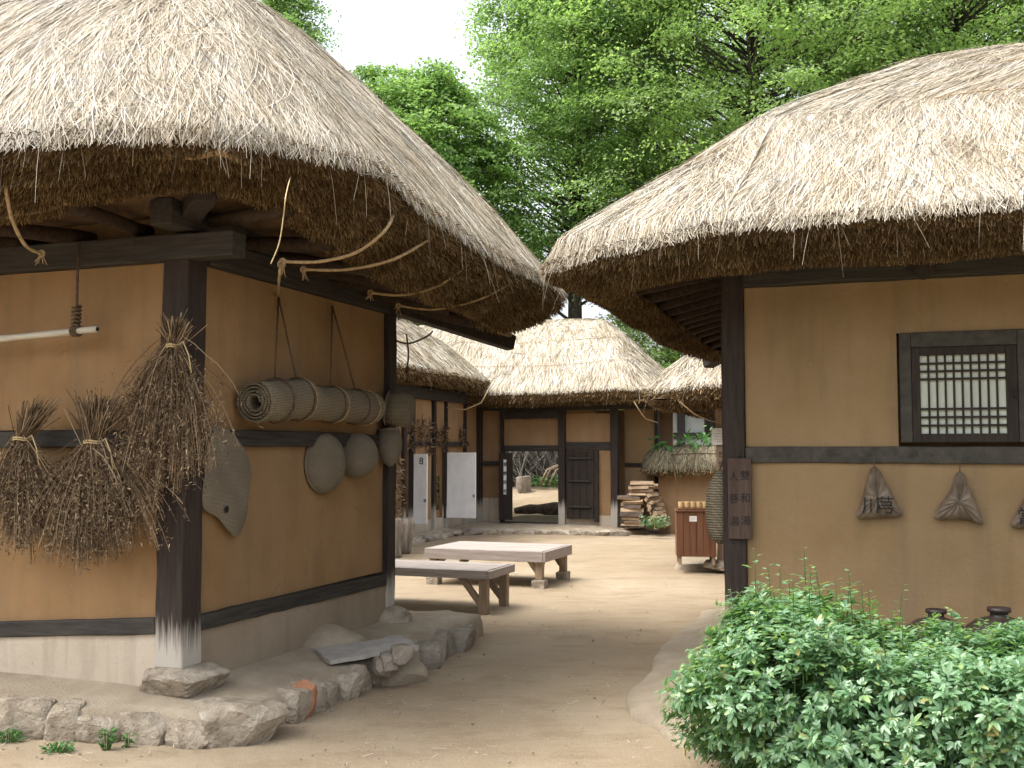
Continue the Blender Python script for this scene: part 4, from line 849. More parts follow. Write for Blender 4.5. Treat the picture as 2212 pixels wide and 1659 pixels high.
tree('ginkgo_tree', gxy(2080, 33), 33, 22.0, 5.6, 6.4, 340, 460, 0.12, 'leaf_yellow', 103, 'light green tree rising behind the high part of the right roof', 0.28, shape='layer', z_base=0.7, flat=0.3, spread=(1.0, 1.9))
tree('maple_tree', gxy(890, 33), 33, 12.9, 3.3, 3.0, 250, 440, 0.135, 'leaf_green', 104, 'rounded tree with drooping layered leaves just above the slope of the left roof', 0.2, shape='layer', flat=0.24, droop=1.3, z_base=0.6, spread=(0.8, 1.4))
tree('larch_tree', gxy(600, 32), 32, 18.0, 2.2, 4.0, 230, 300, 0.09, 'leaf_green', 105, 'slender feathery tree against the white sky behind the top of the left roof', 0.16, shape='cone', flat=0.3, z_base=0.6, spread=(0.5, 1.0))
tree('background_tree', gxy(1450, 45), 45, 26.0, 6.6, 10.0, 190, 260, 0.16, 'leaf_green', 106, 'dark green tree farther back, filling between the two front trees', 0.35, shape='layer', flat=0.4, z_base=0.7, spread=(1.4, 2.3))
tree('background_tree', gxy(1960, 45), 45, 26.0, 6.6, 9.0, 190, 260, 0.16, 'leaf_green', 107, 'dark green tree farther back, behind the tree over the right roof', 0.35, shape='layer', flat=0.4, z_base=0.7, spread=(1.4, 2.3))
tree('background_tree', gxy(40, 32), 32, 14.3, 2.2, 5.0, 120, 330, 0.12, 'leaf_green', 108, 'tree whose top barely shows above the left roof at the upper left corner', 0.2, shape='oval', flat=0.4, z_base=0.4)
tree('background_tree', gxy(2420, 36), 36, 21.0, 5.2, 4.0, 260, 430, 0.15, 'leaf_yellow', 109, 'tree at the far upper right edge above the right roof', 0.3, shape='layer', flat=0.36, z_base=0.4, spread=(1.0, 1.7))
tree('young_tree', gxy(1440, 33), 33, 7.0, 2.0, 2.2, 90, 300, 0.11, 'leaf_yellow', 110, 'low leafy tree peeping over the right shoulder of the gate house roof', 0.1, shape='oval', z_base=0.5)
# ------------------------------------------------------------------ hedge in the near right corner
def leaflets(C, D, Up, size):      # a folded pointed leaf of four faces: C base, D direction, Up face normal
    s = size[:, None]; B = nrm(np.cross(Up, D)); wdt = 0.185
    p0 = C; p1 = C+D*s*0.42+B*s*wdt+Up*s*0.05; p2 = C+D*s*1.0-Up*s*0.10; p3 = C+D*s*0.42-B*s*wdt+Up*s*0.05; m = C+D*s*0.5-Up*s*0.0
    p1b = C+D*s*0.78+B*s*wdt*0.72-Up*s*0.02; p3b = C+D*s*0.78-B*s*wdt*0.72-Up*s*0.02
    V = np.stack([p0, p1, p1b, p2, p3b, p3, m], 1).reshape(-1, 3); b = np.arange(len(C))[:, None]*7
    F4 = np.concatenate([b+np.array([[0, 1, 1, 6]]), b+np.array([[1, 2, 3, 6]]), b+np.array([[3, 4, 5, 6]]), b+np.array([[5, 5, 0, 6]])])
    return V, b
def leaf_mesh(name, C, D, Up, size, mat, parent):
    V, b = leaflets(C, D, Up, size)
    tri = np.array([[0, 1, 6], [1, 2, 6], [2, 3, 6], [3, 4, 6], [4, 5, 6], [5, 0, 6]])
    T = (b[:, :, None]+tri[None]).reshape(-1, 3); return quads(name, V, T, M[mat], parent)
def hedge():
    global rng
    old = rng; rng = np.random.default_rng(55)
    c0 = Vector((2.36, 5.05, 0)); root = empty('hedge', c0, RZ, label='dense bright green hedge filling the lower right corner before the right house', cat='hedge')
    hx, hy = 1.42, 0.62
    def top(lx, ly): return 0.595 + 0.15*np.exp(-((lx+1.15)/0.6)**2) + 0.05*np.maximum(lx, 0) + 0.05*np.sin(lx*5+1)+0.05*np.sin(ly*7+lx*3) + 0.03*np.sin(lx*13)
    st = MB(); pts = []; dirs = []
    n = 9000
    # shoots: base points spread over the rounded outer skin of the hedge
    u = rng.uniform(-1, 1, n*3); v = rng.uniform(-1, 1, n*3); wv = rng.uniform(0.0, 1, n*3)
    a = np.abs(u)**6+np.abs(v)**6
    k = a < 1.0; u, v, wv = u[k][:n], v[k][:n], wv[k][:n]
    skin = np.maximum(np.maximum(np.abs(u), np.abs(v)), wv); keep = (skin > 0.80) | (rng.random(len(u)) < 0.25); u, v, wv = u[keep], v[keep], wv[keep]
    T = top(u*hx, v*hy); sh = 1-0.10*np.maximum(wv-0.6, 0)/0.4*np.maximum(np.abs(u), np.abs(v))**4 - 0.12*np.maximum(0.3-wv, 0)/0.3
    bulge = 1+0.10*np.sin(u*9+v*4)*np.cos(wv*6+v*5)
    P = np.stack([u*hx*sh*bulge, v*hy*sh*bulge, wv*T], 1)
    out = nrm(np.stack([np.sign(u)*np.abs(u)**5*1.0, np.sign(v)*np.abs(v)**5*1.0, wv**4*1.3+0.35], 1)+rng.normal(0, 0.35, (len(u), 3)))
    nl = 15; m = len(P)
    ln = rng.uniform(0.10, 0.22, m); tall = (wv > 0.9) & (rng.random(m) < 0.08); ln = np.where(tall, rng.uniform(0.22, 0.55, m)*(0.55+0.45*(np.abs(u+0.70) < 0.35)), ln); out[tall] = nrm(out[tall]*0.35+np.array([0, 0, 1.0]))
    C = []; D = []; U = []; S = []
    for j in range(nl):
        f = (j+rng.uniform(0, 1, m))/nl; base = P + out*(ln*(f-0.35))[:, None]
        az = rng.uniform(0, 6.283, m); rd = rng.normal(size=(m, 3)); per = nrm(np.cross(out, rd)); d = nrm(per + out*0.45 + np.array([0, 0, -0.12])); up = nrm(np.cross(np.cross(d, out+np.array([0, 0, 0.8])), d)); up = np.where((up[:, 2] < 0)[:, None], -up, up)
        s = rng.uniform(0.030, 0.056, m)*np.where(f > 0.85, 0.6, 1.0)
        for da in (-0.75, 0.0, 0.75):         # three leaflets to a stalk
            if da == 0 or True:
                sel = (rng.random(m) < (1.0 if da == 0 else 0.72)) & (~tall | (rng.random(m) < 0.9)); bb = np.cross(up, d); dd = nrm(d*math.cos(da)+bb*math.sin(da))
                C.append((base+d*s[:, None]*0.35)[sel]); D.append(dd[sel]); U.append(nrm(up+rng.normal(0, 0.16, (m, 3)))[sel]); S.append((s*(1.15 if da == 0 else 0.85))[sel])
    C, D, U, S = map(np.concatenate, (C, D, U, S)); U = nrm(U-D*(U*D).sum(1, keepdims=True))
    leaf_mesh('foliage', C, D, U, S, 'leaf_bush', root)
    for i in range(0, m):
        if tall[i] or i % 6 == 0:
            b = Vector(P[i]); o_ = Vector(out[i]); st.tube([b-o_*ln[i]*0.6, b, b+o_*ln[i]*0.62], [0.0045, 0.0035, 0.0015], 4, cap=False)
    for i in range(40):
        x, y_ = random.uniform(-hx*.8, hx*.8), random.uniform(-hy*.7, hy*.7); st.tube([(x*.7, y_*.7, 0), (x*.85, y_*.85, .3), (x, y_, .62)], [.012, .009, .005], 5)
    st.build('stems', M['stem_green'], root, True); rng = old
hedge()
# ------------------------------------------------------------------ small weeds
def weed(px, py, r0, n, label, z=0.0, h=0.05, Y=None, name='weed', leaf=(0.02, 0.04), mat='leaf_weed', group=None):
    p = ground(px, py, z) if Y is None else at(px, py, Y); root = empty(name, p, 0, label=label, cat='weed', group=group)
    a = rng.uniform(0, 6.28, n); q = np.sqrt(rng.random(n))*r0; C = np.stack([q*np.cos(a), q*np.sin(a)*0.6, rng.uniform(0.15, 1, n)*h], 1)
    D = nrm(np.stack([np.cos(a), np.sin(a), rng.uniform(-0.2, 0.6, n)], 1)+rng.normal(0, 0.4, (n, 3))); U = nrm(np.array([0, -0.4, 1.0])+rng.normal(0, 0.3, (n, 3))); U = nrm(U-D*(U*D).sum(1, keepdims=True))
    leaf_mesh('leaves', C-D*0.012, D, U, rng.uniform(*leaf, n), mat, root)
    s = MB()
    for i in range(0, n, 2): s.tube([(C[i][0]*.3, C[i][1]*.3, -0.01), tuple(C[i])], [0.002, 0.001], 4)
    s.build('stalks', M['stem_green'], root)
weed(20, 1606, 0.07, 90, 'green weed at the foot of the stones in the bottom left corner', h=0.07)
weed(125, 1626, 0.09, 100, 'low spreading green weed before the terrace stones', h=0.045)
weed(230, 1622, 0.045, 60, 'upright round-leaved weed growing against the terrace stones', h=0.12)
weed(276, 1616, 0.025, 26, 'small thin weed beside the round-leaved one at the terrace', h=0.09)
weed(388, 1482, 0.035, 40, 'tiny green weed at the foot of the corner post stone', z=0.24, h=0.03, leaf=(0.012, 0.025))
weed(415, 1478, 0.02, 24, 'tuft of tiny leaves right of the weed by the corner post stone', z=0.24, h=0.04, leaf=(0.012, 0.022))
# ------------------------------------------------------------------ plank benches in the yard
def bench(p, w_, d_, h, label, th, block, brace2, planks=7):
    root = empty('plank_bench', p, RZ, label=label, cat='bench')
    t = MB(); n = planks
    for k in range(n): y0 = d_*k/n; t.span((-w_, y0+0.003, h-0.028+random.uniform(-.002, .002)), (0, y0+d_/n-0.003, h+random.uniform(-.002, .002)))
    t.build('top_planks', M['bench'], root, bevel=0.003)
    for nm, lo, hi in (('front_skirt', (-w_-0.01, -0.032, h-th), (0.01, -0.001, h-0.002)), ('back_skirt', (-w_-0.01, d_+0.001, h-th), (0.01, d_+0.032, h-0.002))):
        s = MB(); s.span(lo, hi); s.build('skirt_board', M['bench'], root, bevel=0.004)
    for x0, x1 in ((0.002, 0.034), (-w_-0.034, -w_-0.002)):
        s = MB(); s.span((x0+(0.01 if x0 > 0 else -0.01), -0.03, h-th+0.002), (x1+(0.01 if x0 > 0 else -0.01), d_+0.03, h-0.004)); s.build('skirt_board', M['bench'], root, bevel=0.004)
    for sx in (-w_+0.05, -0.05):
        for sy_ in (0.05, d_-0.05):
            z0 = block if block else 0.0
            l = MB(); l.beam((sx, sy_, z0), (sx, sy_, h-0.03), 0.085, 0.085, 5, 0.002, (0, 1, 0)); lg_ = l.build('leg', M['bench_leg'], root, bevel=0.004)
            dx = 1 if sx < -w_/2 else -1; b = MB(); b.beam((sx+dx*0.03, sy_, z0+0.09), (sx+dx*(0.17 if block else 0.27), sy_, h-0.05), 0.05, 0.06, 3, 0.002); b.build('brace', M['bench_leg'], lg_, bevel=0.003)
            if brace2:
                dy = 1 if sy_ < d_/2 else -1; b = MB(); b.beam((sx, sy_+dy*0.03, z0+0.09), (sx, sy_+dy*0.15, h-0.05), 0.05, 0.06, 3, 0.002); b.build('brace', M['bench_leg'], lg_, bevel=0.003)
            if block: q = MB(); q.box((sx, sy_, block/2-0.01), (0.15, 0.15, block+0.02), jit=0.006); q.build('foot_block', M['stone'], root, bevel=0.008)
    return root
pA = ground(1172, 1272); bench(pA, 1.45, 1.02, 0.43, 'low wooden platform bench on stone foot blocks in the middle of the yard', 0.125, 0.095, True)
pB = ground(1052, 1328); bench(pB, 1.9, 0.66, 0.43, 'low wooden platform bench on bare legs, half hidden by the left house', 0.085, 0, False, 6)
# ------------------------------------------------------------------ wooden mortars
def mortar(p, prof, label, hollow=True):
    root = empty('wooden_mortar', p, random.uniform(0, 3), label=label, cat='mortar')
    m = MB(); pr = list(prof); rt, zt_ = pr[-1]
    if hollow: pr += [(rt-0.022, zt_+0.004), (rt-0.04, zt_-0.06), (rt*0.55, zt_-0.26), (0.02, zt_-0.30)]
    m.lathe(pr, n=28, jit=0.018); m.build('body', M['mortar'], root, True)
mortar(ground(872, 1196), [(0.09, 0), (0.115, 0.03), (0.125, 0.12), (0.155, 0.30), (0.165, 0.45), (0.163, 0.55)], 'dark cracked wooden mortar with a hollow top standing beside the paler one')
mortar(ground(848, 1204), [(0.14, 0), (0.135, 0.05), (0.115, 0.2), (0.118, 0.38), (0.135, 0.55), (0.13, 0.58)], 'pale waisted wooden mortar half hidden by the left house corner post')
# ------------------------------------------------------------------ cabinet with cups
cb = empty('cabinet', at(1503, 1215, 14.15)+Vector((0, 0, 0)), R(-6), label='reddish brown plank cabinet on short legs with wooden cups on top', cat='cabinet')
cb.location.z = 0.13
m = MB(); cw, cz0, cz1 = 0.255, 0.10, 0.70
for k in range(6): m.span((-cw+2*cw*k/6+0.002, -0.22, cz0), (-cw+2*cw*(k+1)/6-0.002, -0.195, cz1-0.02))
m.build('front_planks', M['cabinet'], cb, bevel=0.003)
m = MB(); m.span((-cw, -0.194, cz0), (-cw+0.02, 0.2, cz1-0.02)); m.span((cw-0.02, -0.194, cz0), (cw, 0.2, cz1-0.02)); m.span((-cw+0.02, 0.18, cz0), (cw-0.02, 0.2, cz1-0.02)); m.span((-cw+0.02, -0.19, cz0), (cw-0.02, 0.18, cz0+0.02)); m.build('body', M['cabinet'], cb)
m = MB(); m.span((-cw-0.012, -0.235, cz1-0.018), (cw+0.012, 0.215, cz1)); m.build('top', M['cabinet'], cb, bevel=0.004)
m = MB(); m.span((-cw+0.015, -0.20, cz1+0.003), (cw-0.015, 0.10, cz1+0.018)); m.build('tray', M['cabinet'], cb, bevel=0.004)
for sx in (-1, 1):
    for y in (-0.18, 0.17): m = MB(); m.box((sx*(cw-0.04), y, 0.05), (0.045, 0.045, 0.12)); m.build('leg', M['bench_leg'], cb, bevel=0.003)
m = MB(); m.span((-0.09, -0.2225, 0.555), (0.005, -0.2205, 0.625)); nn_ = m.build('paper_label', M['notice'], cb)
m = MB()
for k in range(4): m.span((-0.082, -0.2235, 0.610-0.013*k), (-0.003-0.01*(k % 2), -0.2226, 0.6125-0.013*k))
m.build('printed_line', M['stone_dark'], nn_)
def cup(x, y):
    c = MB(); c.lathe([(0.026, 0), (0.034, 0.004), (0.036, 0.04), (0.038, 0.082), (0.0385, 0.086), (0.034, 0.084), (0.031, 0.03), (0.004, 0.014)], n=18)
    return c.build('cup', M['cup'], None, True)
c0 = cup(0, 0); cdirs = cb.matrix_basis
for k in range(5):
    o = c0 if k == 0 else c0.copy()
    if k: col.objects.link(o)
    o.location = Matrix.Translation(cb.location) @ Matrix.Rotation(R(-6), 4, 'Z') @ Vector((-0.19+0.077*k, -0.13, cz1+0.0185))
    tag(o, ['pale turned wooden cup at the open end of the row on the cabinet', 'pale wooden cup next to the end one in the row on the cabinet', 'pale wooden cup in the middle of the row on the cabinet', 'pale wooden cup just past the middle of the row, towards the post', 'pale wooden cup nearest the post in the row on the cabinet'][k], 'cup', 'wooden cups on the cabinet')
# ------------------------------------------------------------------ firewood: every split log a thing of its own
def log_mesh(seed, ln):
    r = random.Random(seed); n = r.choice((4, 4, 5, 3)); a0 = r.uniform(0, 6.28); V = []; Fq = []; cs = [(a0+6.283*k/n+r.uniform(-.25, .25), r.uniform(0.042, 0.066)) for k in range(n)]; sg = 5
    for i in range(sg+1):
        for a, q in cs: V.append((ln*(i/sg-0.5), q*math.cos(a)*(1+r.uniform(-.06, .06)), q*math.sin(a)*0.8*(1+r.uniform(-.06, .06))))
    for i in range(sg):
        for k in range(n): Fq.append((i*n+k, i*n+(k+1) % n, (i+1)*n+(k+1) % n, (i+1)*n+k))
    Fq.append(tuple(range(n))[::-1]); Fq.append(tuple(sg*n+k for k in range(n)))
    me = bpy.data.meshes.new('firewood_log'); me.from_pydata(V, [], Fq); me.materials.append(M['split_wood']); me.materials.append(M['bark'])
    for p in me.polygons:
        if p.index < sg*n and p.index % n == 0: p.material_index = 1
    me.update(); return me
lm = [log_mesh(k, 0.34+0.05*(k % 3)) for k in range(9)]
pl0 = at(1340, 1141, 20.5); LF = Frame(pl0.x, pl0.y, RZ, pl0.z)
for row in range(12):
    z = 0.05+0.074*row; nd = 5 if row < 8 else 3
    for k in range(nd):
        o = bpy.data.objects.new('firewood_log', random.choice(lm)); col.objects.link(o)
        o.location = LF.world(0.25+random.uniform(-.05, .05)+(0.02*row if row > 7 else 0)-0.04, 0.02+0.14*k+random.uniform(-.02, .02), z+random.uniform(-.012, .012)); o.rotation_euler = (random.uniform(0, 6.28), random.uniform(-.05, .05), RZ+random.uniform(-.12, .12))
        tag(o, 'split firewood log lying in the stack beside the mud wall', 'firewood', 'split logs in the firewood stack')
        if row > 2 or k < 5:
            o = bpy.data.objects.new('firewood_log', random.choice(lm)); 
            if row < 10:
                col.objects.link(o); o.location = LF.world(0.58+random.uniform(-.03, .06)+0.015*(9-row), 0.08+0.13*k, z*0.88+random.uniform(-.012, .012)); o.rotation_euler = (random.uniform(0, 6.28), 0, RZ+R(80)+random.uniform(-.2, .2))
                tag(o, 'dark-ended log stacked crosswise behind the pale split firewood', 'firewood', 'crosswise logs in the firewood stack')
weed(1415, 1140, 0.28, 260, 'green weeds growing at the shady end of the firewood stack', Y=19.6, h=0.22, leaf=(0.03, 0.06), mat='leaf_bush')
# ------------------------------------------------------------------ things hung on the left house
def herb(fr, v, tie, top, bot, width, n, label, seed, depth=0.10, tie_w=0.05, axis='y', name='herb_bundle'):
    global rng
    old = rng; rng = np.random.default_rng(seed)
    T = fr.wall(*tie, axis, v); Tp = fr.wall(*top, axis, v); B = fr.wall(*bot, axis, v); root = empty(name, fr.m @ T, fr.rz, label=label, cat='herbs')
    T_, up, dn = np.zeros(3), np.array(Tp-T), np.array(B-T); Ld = np.linalg.norm(dn); parts = []; K = 7; q = np.linspace(0, 1, K)[None, :, None]
    spread = rng.normal(0, 1, (n, 1)); dep = rng.uniform(-1, 0.6, (n, 1)); ln = rng.uniform(0.38, 1.02, (n, 1))*(1-0.12*np.minimum(np.abs(spread), 2))
    off = np.concatenate([spread*width*0.5, dep*depth, -0.05*np.abs(spread)], 1)
    p = np.concatenate([rng.normal(0, tie_w*0.35, (n, 1)), rng.normal(0, tie_w*0.3, (n, 1)), rng.normal(0, 0.03, (n, 1))], 1)[:, None] + dn*ln[:, None]*q + off[:, None]*(q**0.75)*(1-0.25*q)
    p = p + np.cumsum(rng.normal(0, 0.0045, p.shape), 1)
    sd_ = nrm(np.cross(np.gradient(p, axis=1), rng.normal(size=(n, 1, 3)))); parts.append(ribbons(p, np.full((n, K), 0.0048)*np.linspace(1, 0.5, K)[None], sd_))
    m = int(n*22); i = rng.integers(0, n, m); f = rng.beta(2.2, 1.3, m)*(K-1.01); j = f.astype(int); a = (f-j)[:, None]; c = p[i, j]*(1-a)+p[i, j+1]*a + rng.normal(0, 0.012, (m, 3))
    d = nrm(dn[None]*0.7/Ld+rng.normal(0, 0.65, (m, 3)))*rng.uniform(0.012, 0.034, (m, 1)); pp = c[:, None]+d[:, None]*np.array([0, 0.5, 1.0])[None, :, None]
    parts.append(ribbons(pp, rng.uniform(0.0035, 0.0075, (m, 1))*np.array([0.7, 1.0, 0.4])[None], nrm(np.cross(np.broadcast_to(d[:, None], pp.shape), np.broadcast_to(rng.normal(size=(m, 1, 3)), pp.shape)))))
    k = n//2; pu = np.concatenate([rng.normal(0, tie_w*0.4, (k, 2)), rng.normal(0, .02, (k, 1))], 1)[:, None] + (up*rng.uniform(0.5, 1.0, (k, 1)))[:, None]*q + np.concatenate([rng.normal(0, tie_w*1.1, (k, 1)), rng.normal(0, .03, (k, 1)), np.zeros((k, 1))], 1)[:, None]*q
    parts.append(ribbons(pu, np.full((k, K), 0.005), nrm(np.cross(np.gradient(pu, axis=1), rng.normal(size=(k, 1, 3))))))
    V, Fq = join_vf(parts); quads('dried_stalks', V, Fq, M['herb'], root)
    t = MB(); 
    for z in (-0.006, 0.006): t.tube([(tie_w*1.05*math.cos(b), tie_w*1.0*math.sin(b), z+0.004*math.sin(3*b)) for b in np.linspace(0, 6.4, 16)], 0.0055, 5)
    t.tube([(tie_w, -0.02, 0), (tie_w+0.06, -0.05, 0.02), (tie_w+0.10, -0.05, -0.06), (tie_w+0.12, -0.05, -0.16)], 0.004, 5); t.build('straw_tie', M['straw_tie'], root, True)
    rng = old
herb(L, -0.26, (50, 948), (88, 862), (48, 1195), 0.34, 560, 'bundle of dried brown herbs hung at the left edge, tied with pale straw', 1, 0.10, 0.055)
herb(L, -0.26, (205, 955), (212, 855), (195, 1225), 0.54, 980, 'largest bushy bundle of dried herbs hung in the middle of the three', 2, 0.12, 0.06)
herb(L, -0.24, (376, 748), (378, 690), (345, 1078), 0.44, 860, 'bundle of dried herbs hung from the dark corner post above the others', 3, 0.10, 0.04)
def pole_rope():
    a, b = L.wall(-120, 744, 'y', -0.22), L.wall(210, 711, 'y', -0.22)
    root = empty('bamboo_pole', L.loc, RZ, label='pale bamboo pole slung level under the left eave by a dark knotted rope', cat='pole')
    m = MB(); pts = [a.lerp(b, t) for t in np.linspace(0, 1, 12)]; m.tube(pts, [0.020*(1.12 if k in (4, 8) else 1) for k in range(12)], 12); m.build('pole', M['bamboo'], root, True)
    e = MB(); d = (b-a).normalized(); e.tube([b-d*0.01, b+d*0.002], 0.013, 10); e.build('painted_hollow', M['ink'], root)  # solid black disc paints the shade inside the open bamboo end
    m = MB(); c = L.wall(163, 716, 'y', -0.22); t_ = L.wall(172, 522, 'y', -0.17); q = L.wall(166, 660, 'y', -0.21)
    m.tube([t_, t_.lerp(q, .5)+Vector((-.006, 0, 0)), q, c+Vector((0, 0, 0.02))], 0.009, 6)
    zz = np.linspace(0, 1, 40); m.tube([q.lerp(c, z)+Vector((0.024*math.cos(z*40), 0.024*math.sin(z*40), 0.0)) for z in zz], 0.0085, 5)
    m.tube([c+Vector((0.012*k_, 0.028*math.cos(a_), 0.028*math.sin(a_))) for k_, a_ in zip(np.linspace(-2, 2, 26), np.linspace(0, 19, 26))], 0.008, 5)
    for k in range(16):
        z = q.lerp(c, random.random()); m.tube([z, z+Vector((random.uniform(-.05, .05), random.uniform(-.03, .02), random.uniform(-.05, .03)))], [0.004, 0.002], 4)
    m.build('knotted_rope', M['rope_dark'], root, True)
pole_rope()
def pillow(name, fr, axis, v, px, thick, mat, label, cat, sub=None, bulge=0.7, seed=1, fold=0.0, hole=None, group=None):
    pts = [fr.wall(x, y, axis, v) for x, y in px]; k = 'xyz'.index(axis); c = sum(pts, Vector())/len(pts)
    poly = []
    for i in range(len(pts)):                   # rounded, resampled outline
        p0, p1, p2, p3 = pts[i-1], pts[i], pts[(i+1) % len(pts)], pts[(i+2) % len(pts)]
        for t in np.linspace(0, 1, 6)[:-1]: poly.append(0.5*((2*p1)+(p2-p0)*t+(2*p0-5*p1+4*p2-p3)*t*t+(3*p1-p0-3*p2+p3)*t**3))
    n = len(poly); V = []; Fq = []; rows = 12; sgn = -1 if axis == 'y' else 1
    for side_ in (1, -0.35):
        base = len(V)
        for r_ in range(rows):
            q = 1-r_/rows; 
            for j, p in enumerate(poly):
                w_ = c.lerp(p, q); bl = (1-q**2.4)**bulge; f = fold*math.sin(j*2.1+seed)*(q*(1-q)*4)**0.5
                w_[k] = v + sgn*side_*(thick*bl+f); V.append(w_)
        V.append(c.copy()); V[-1][k] = v+sgn*side_*thick
        for r_ in range(rows-1):
            for j in range(n): Fq.append((base+r_*n+j, base+r_*n+(j+1) % n, base+(r_+1)*n+(j+1) % n, base+(r_+1)*n+j))
        for j in range(n): Fq.append((base+(rows-1)*n+j, base+(rows-1)*n+(j+1) % n, len(V)-1))
    org = c.copy(); root = empty(name, fr.m @ org, fr.rz, label=label, cat=cat, group=group)
    m = MB(); m.add([p-org for p in V], Fq); m.build('body', mat, root, True); return root, org
sx_ = xs_+0.045
root, org = pillow('straw_sack', L, 'x', sx_, [(470, 918), (512, 945), (540, 1005), (534, 1085), (528, 1130), (508, 1160), (470, 1118), (438, 1092), (444, 1010), (455, 945)], 0.035, M['weave_fine'], 'flat grey woven straw sack with a small hole, hung beside the corner post', 'sack', bulge=0.35)
h = L.wall(489, 1100, 'x', sx_+0.036); m = MB(); m.lathe([(0.001, 0), (0.02, 0.001), (0.022, 0.004)], n=10, m=Matrix.Translation(h-org) @ Matrix.Rotation(R(90), 4, 'Y')); m.build('hole', M['ink'], root)  # black disc on the closed weave, shade of the hole put in as colour
m = MB(); nl = L.wall(488, 905, 'x', sx_); m.tube([L.wall(472, 925, 'x', sx_)-org, nl-org], 0.005, 5); m.build('hanging_string', M['rope_dark'], root)
def mat_roll(a_px, b_px, rad, label, ropes, seed):
    xx = xs_+rad+0.015; a = L.wall(*a_px, 'x', xx); b = L.wall(*b_px, 'x', xx); root = empty('mat_roll', L.m @ a, RZ, label=label, cat='straw mat')
    d = b-a; turns = 4.2; n = 110; V = []; Fq = []; rs = np.linspace(0.35, 1, n)*rad; an = np.linspace(0, turns*6.283, n); y = d.normalized(); ref = Vector((1, 0, 0)); x = (ref-y*ref.dot(y)).normalized(); z = x.cross(y); sg = 12
    for i in range(sg+1):
        c = d*(i/sg)
        for th in (0, 0.014):
            for k in range(n): q = rs[k]-th; j = 1+0.02*math.sin(i*2+k*.7); V.append(c+(x*math.cos(an[k])+z*math.sin(an[k]))*q*j + y*(random.uniform(-.006, .006) if i in (0, sg) else 0))
    w2 = 2*n
    for i in range(sg):
        for k in range(n-1):
            Fq.append((i*w2+k, i*w2+k+1, (i+1)*w2+k+1, (i+1)*w2+k)); Fq.append((i*w2+n+k, (i+1)*w2+n+k, (i+1)*w2+n+k+1, i*w2+n+k+1))
        k = n-1; Fq.append((i*w2+k, i*w2+n+k, (i+1)*w2+n+k, (i+1)*w2+k))
    for i in (0, sg):
        for k in range(n-1): Fq.append((i*w2+k, i*w2+n+k, i*w2+n+k+1, i*w2+k+1))
    m = MB(); m.add(V, Fq); m.build('rolled_mat', M['weave'], root, True)
    for (npx, f0, f1) in ropes:
        N_ = L.wall(*npx, 'x', xs_+0.03)-a; t = MB()
        for f in (f0, f1):
            c = d*f; top = c+z*(rad+0.004); t.tube([N_, N_.lerp(top, .5), top], 0.0065, 5)
            t.tube([c+(x*math.cos(q)+z*math.sin(q))*(rad+0.005) for q in np.linspace(math.pi/2, math.pi/2+6.3, 22)], 0.0065, 5)
        t.build('hanging_rope', M['rope_dark'], root, True)
    t = MB()
    for f in (0.42, 0.9):
        t.tube([d*f+(x*math.cos(q)+z*math.sin(q))*(rad+0.004) for q in np.linspace(0, 6.3, 24)], 0.0055, 5)
    t.build('binding_rope', M['rope'], root, True)
mat_roll((548, 868), (655, 862), 0.142, 'rolled straw mat showing its spiral end, hung nearest the corner post', [((602, 642), 0.42, 0.86)], 1)
mat_roll((652, 868), (802, 882), 0.128, 'rolled straw mat hung behind the one with the spiral end', [((718, 660), 0.38, 0.74)], 2)
def basket(fr, px, axis, v, rad, depth, out, label, mat, name='straw_basket', prof=None, open_=False, tilt=None, string=None):
    c = fr.wall(*px, axis, v); root = empty(name, fr.m @ c, fr.rz, label=label, cat='basket')
    m = MB(); z = Vector(out).normalized(); mt = z.to_track_quat('Z', 'Y').to_matrix().to_4x4()
    pr = prof or [(rad*math.cos(t), depth*math.sin(t)) for t in np.linspace(0, math.pi/2-0.02, 12)]
    if open_: pr = [(p*0.9, zq*0.94+0.004) for p, zq in reversed(pr)][:-1]+[(rad*0.9, 0.0)]+pr
    else: pr = [(0.01, -0.02), (rad*0.9, -0.015)]+pr
    m.lathe(pr, n=30, jit=0.006, m=mt); m.build('woven_body', mat, root, True)
    t = MB(); t.tube([mt @ Vector((rad*1.0*math.cos(a), rad*1.0*math.sin(a), 0.0)) for a in np.linspace(0, 6.283, 30)], 0.010, 6); t.build('rim', mat, root, True)
    if string: t = MB(); t.tube([Vector((0, 0, rad*0.9)), fr.wall(*string, axis, v)-c], 0.004, 5); t.build('hanging_string', M['rope_dark'], root)
    return root
basket(L, (700, 1000), 'x', xs_+0.04, 0.215, 0.12, (1, -0.12, 0.0), 'tall narrow-looking oval straw tray hung on the side wall below the mats', M['weave_fine'])
basket(L, (772, 985), 'x', xs_+0.07, 0.165, 0.15, (1, -0.75, -0.15), 'rounded shallow straw basket hung beside the oval tray', M['weave_fine'])
basket(L, (838, 882), 'x', xs_+0.08, 0.135, 0.20, (0.9, 0.25, -0.12), 'round woven basket with a dark mouth hung on the rear post', M['weave'], open_=True, prof=[(0.135, 0), (0.14, 0.08), (0.135, 0.17), (0.11, 0.20), (0.02, 0.205)])
basket(L, (840, 930), 'x', xs_+0.09, 0.085, 0.3, (0.1, -0.1, -1), 'pointed woven pouch hanging below the round basket on the rear post', M['weave_fine'], open_=True, prof=[(0.085, 0), (0.105, 0.08), (0.10, 0.16), (0.065, 0.25), (0.02, 0.29)])
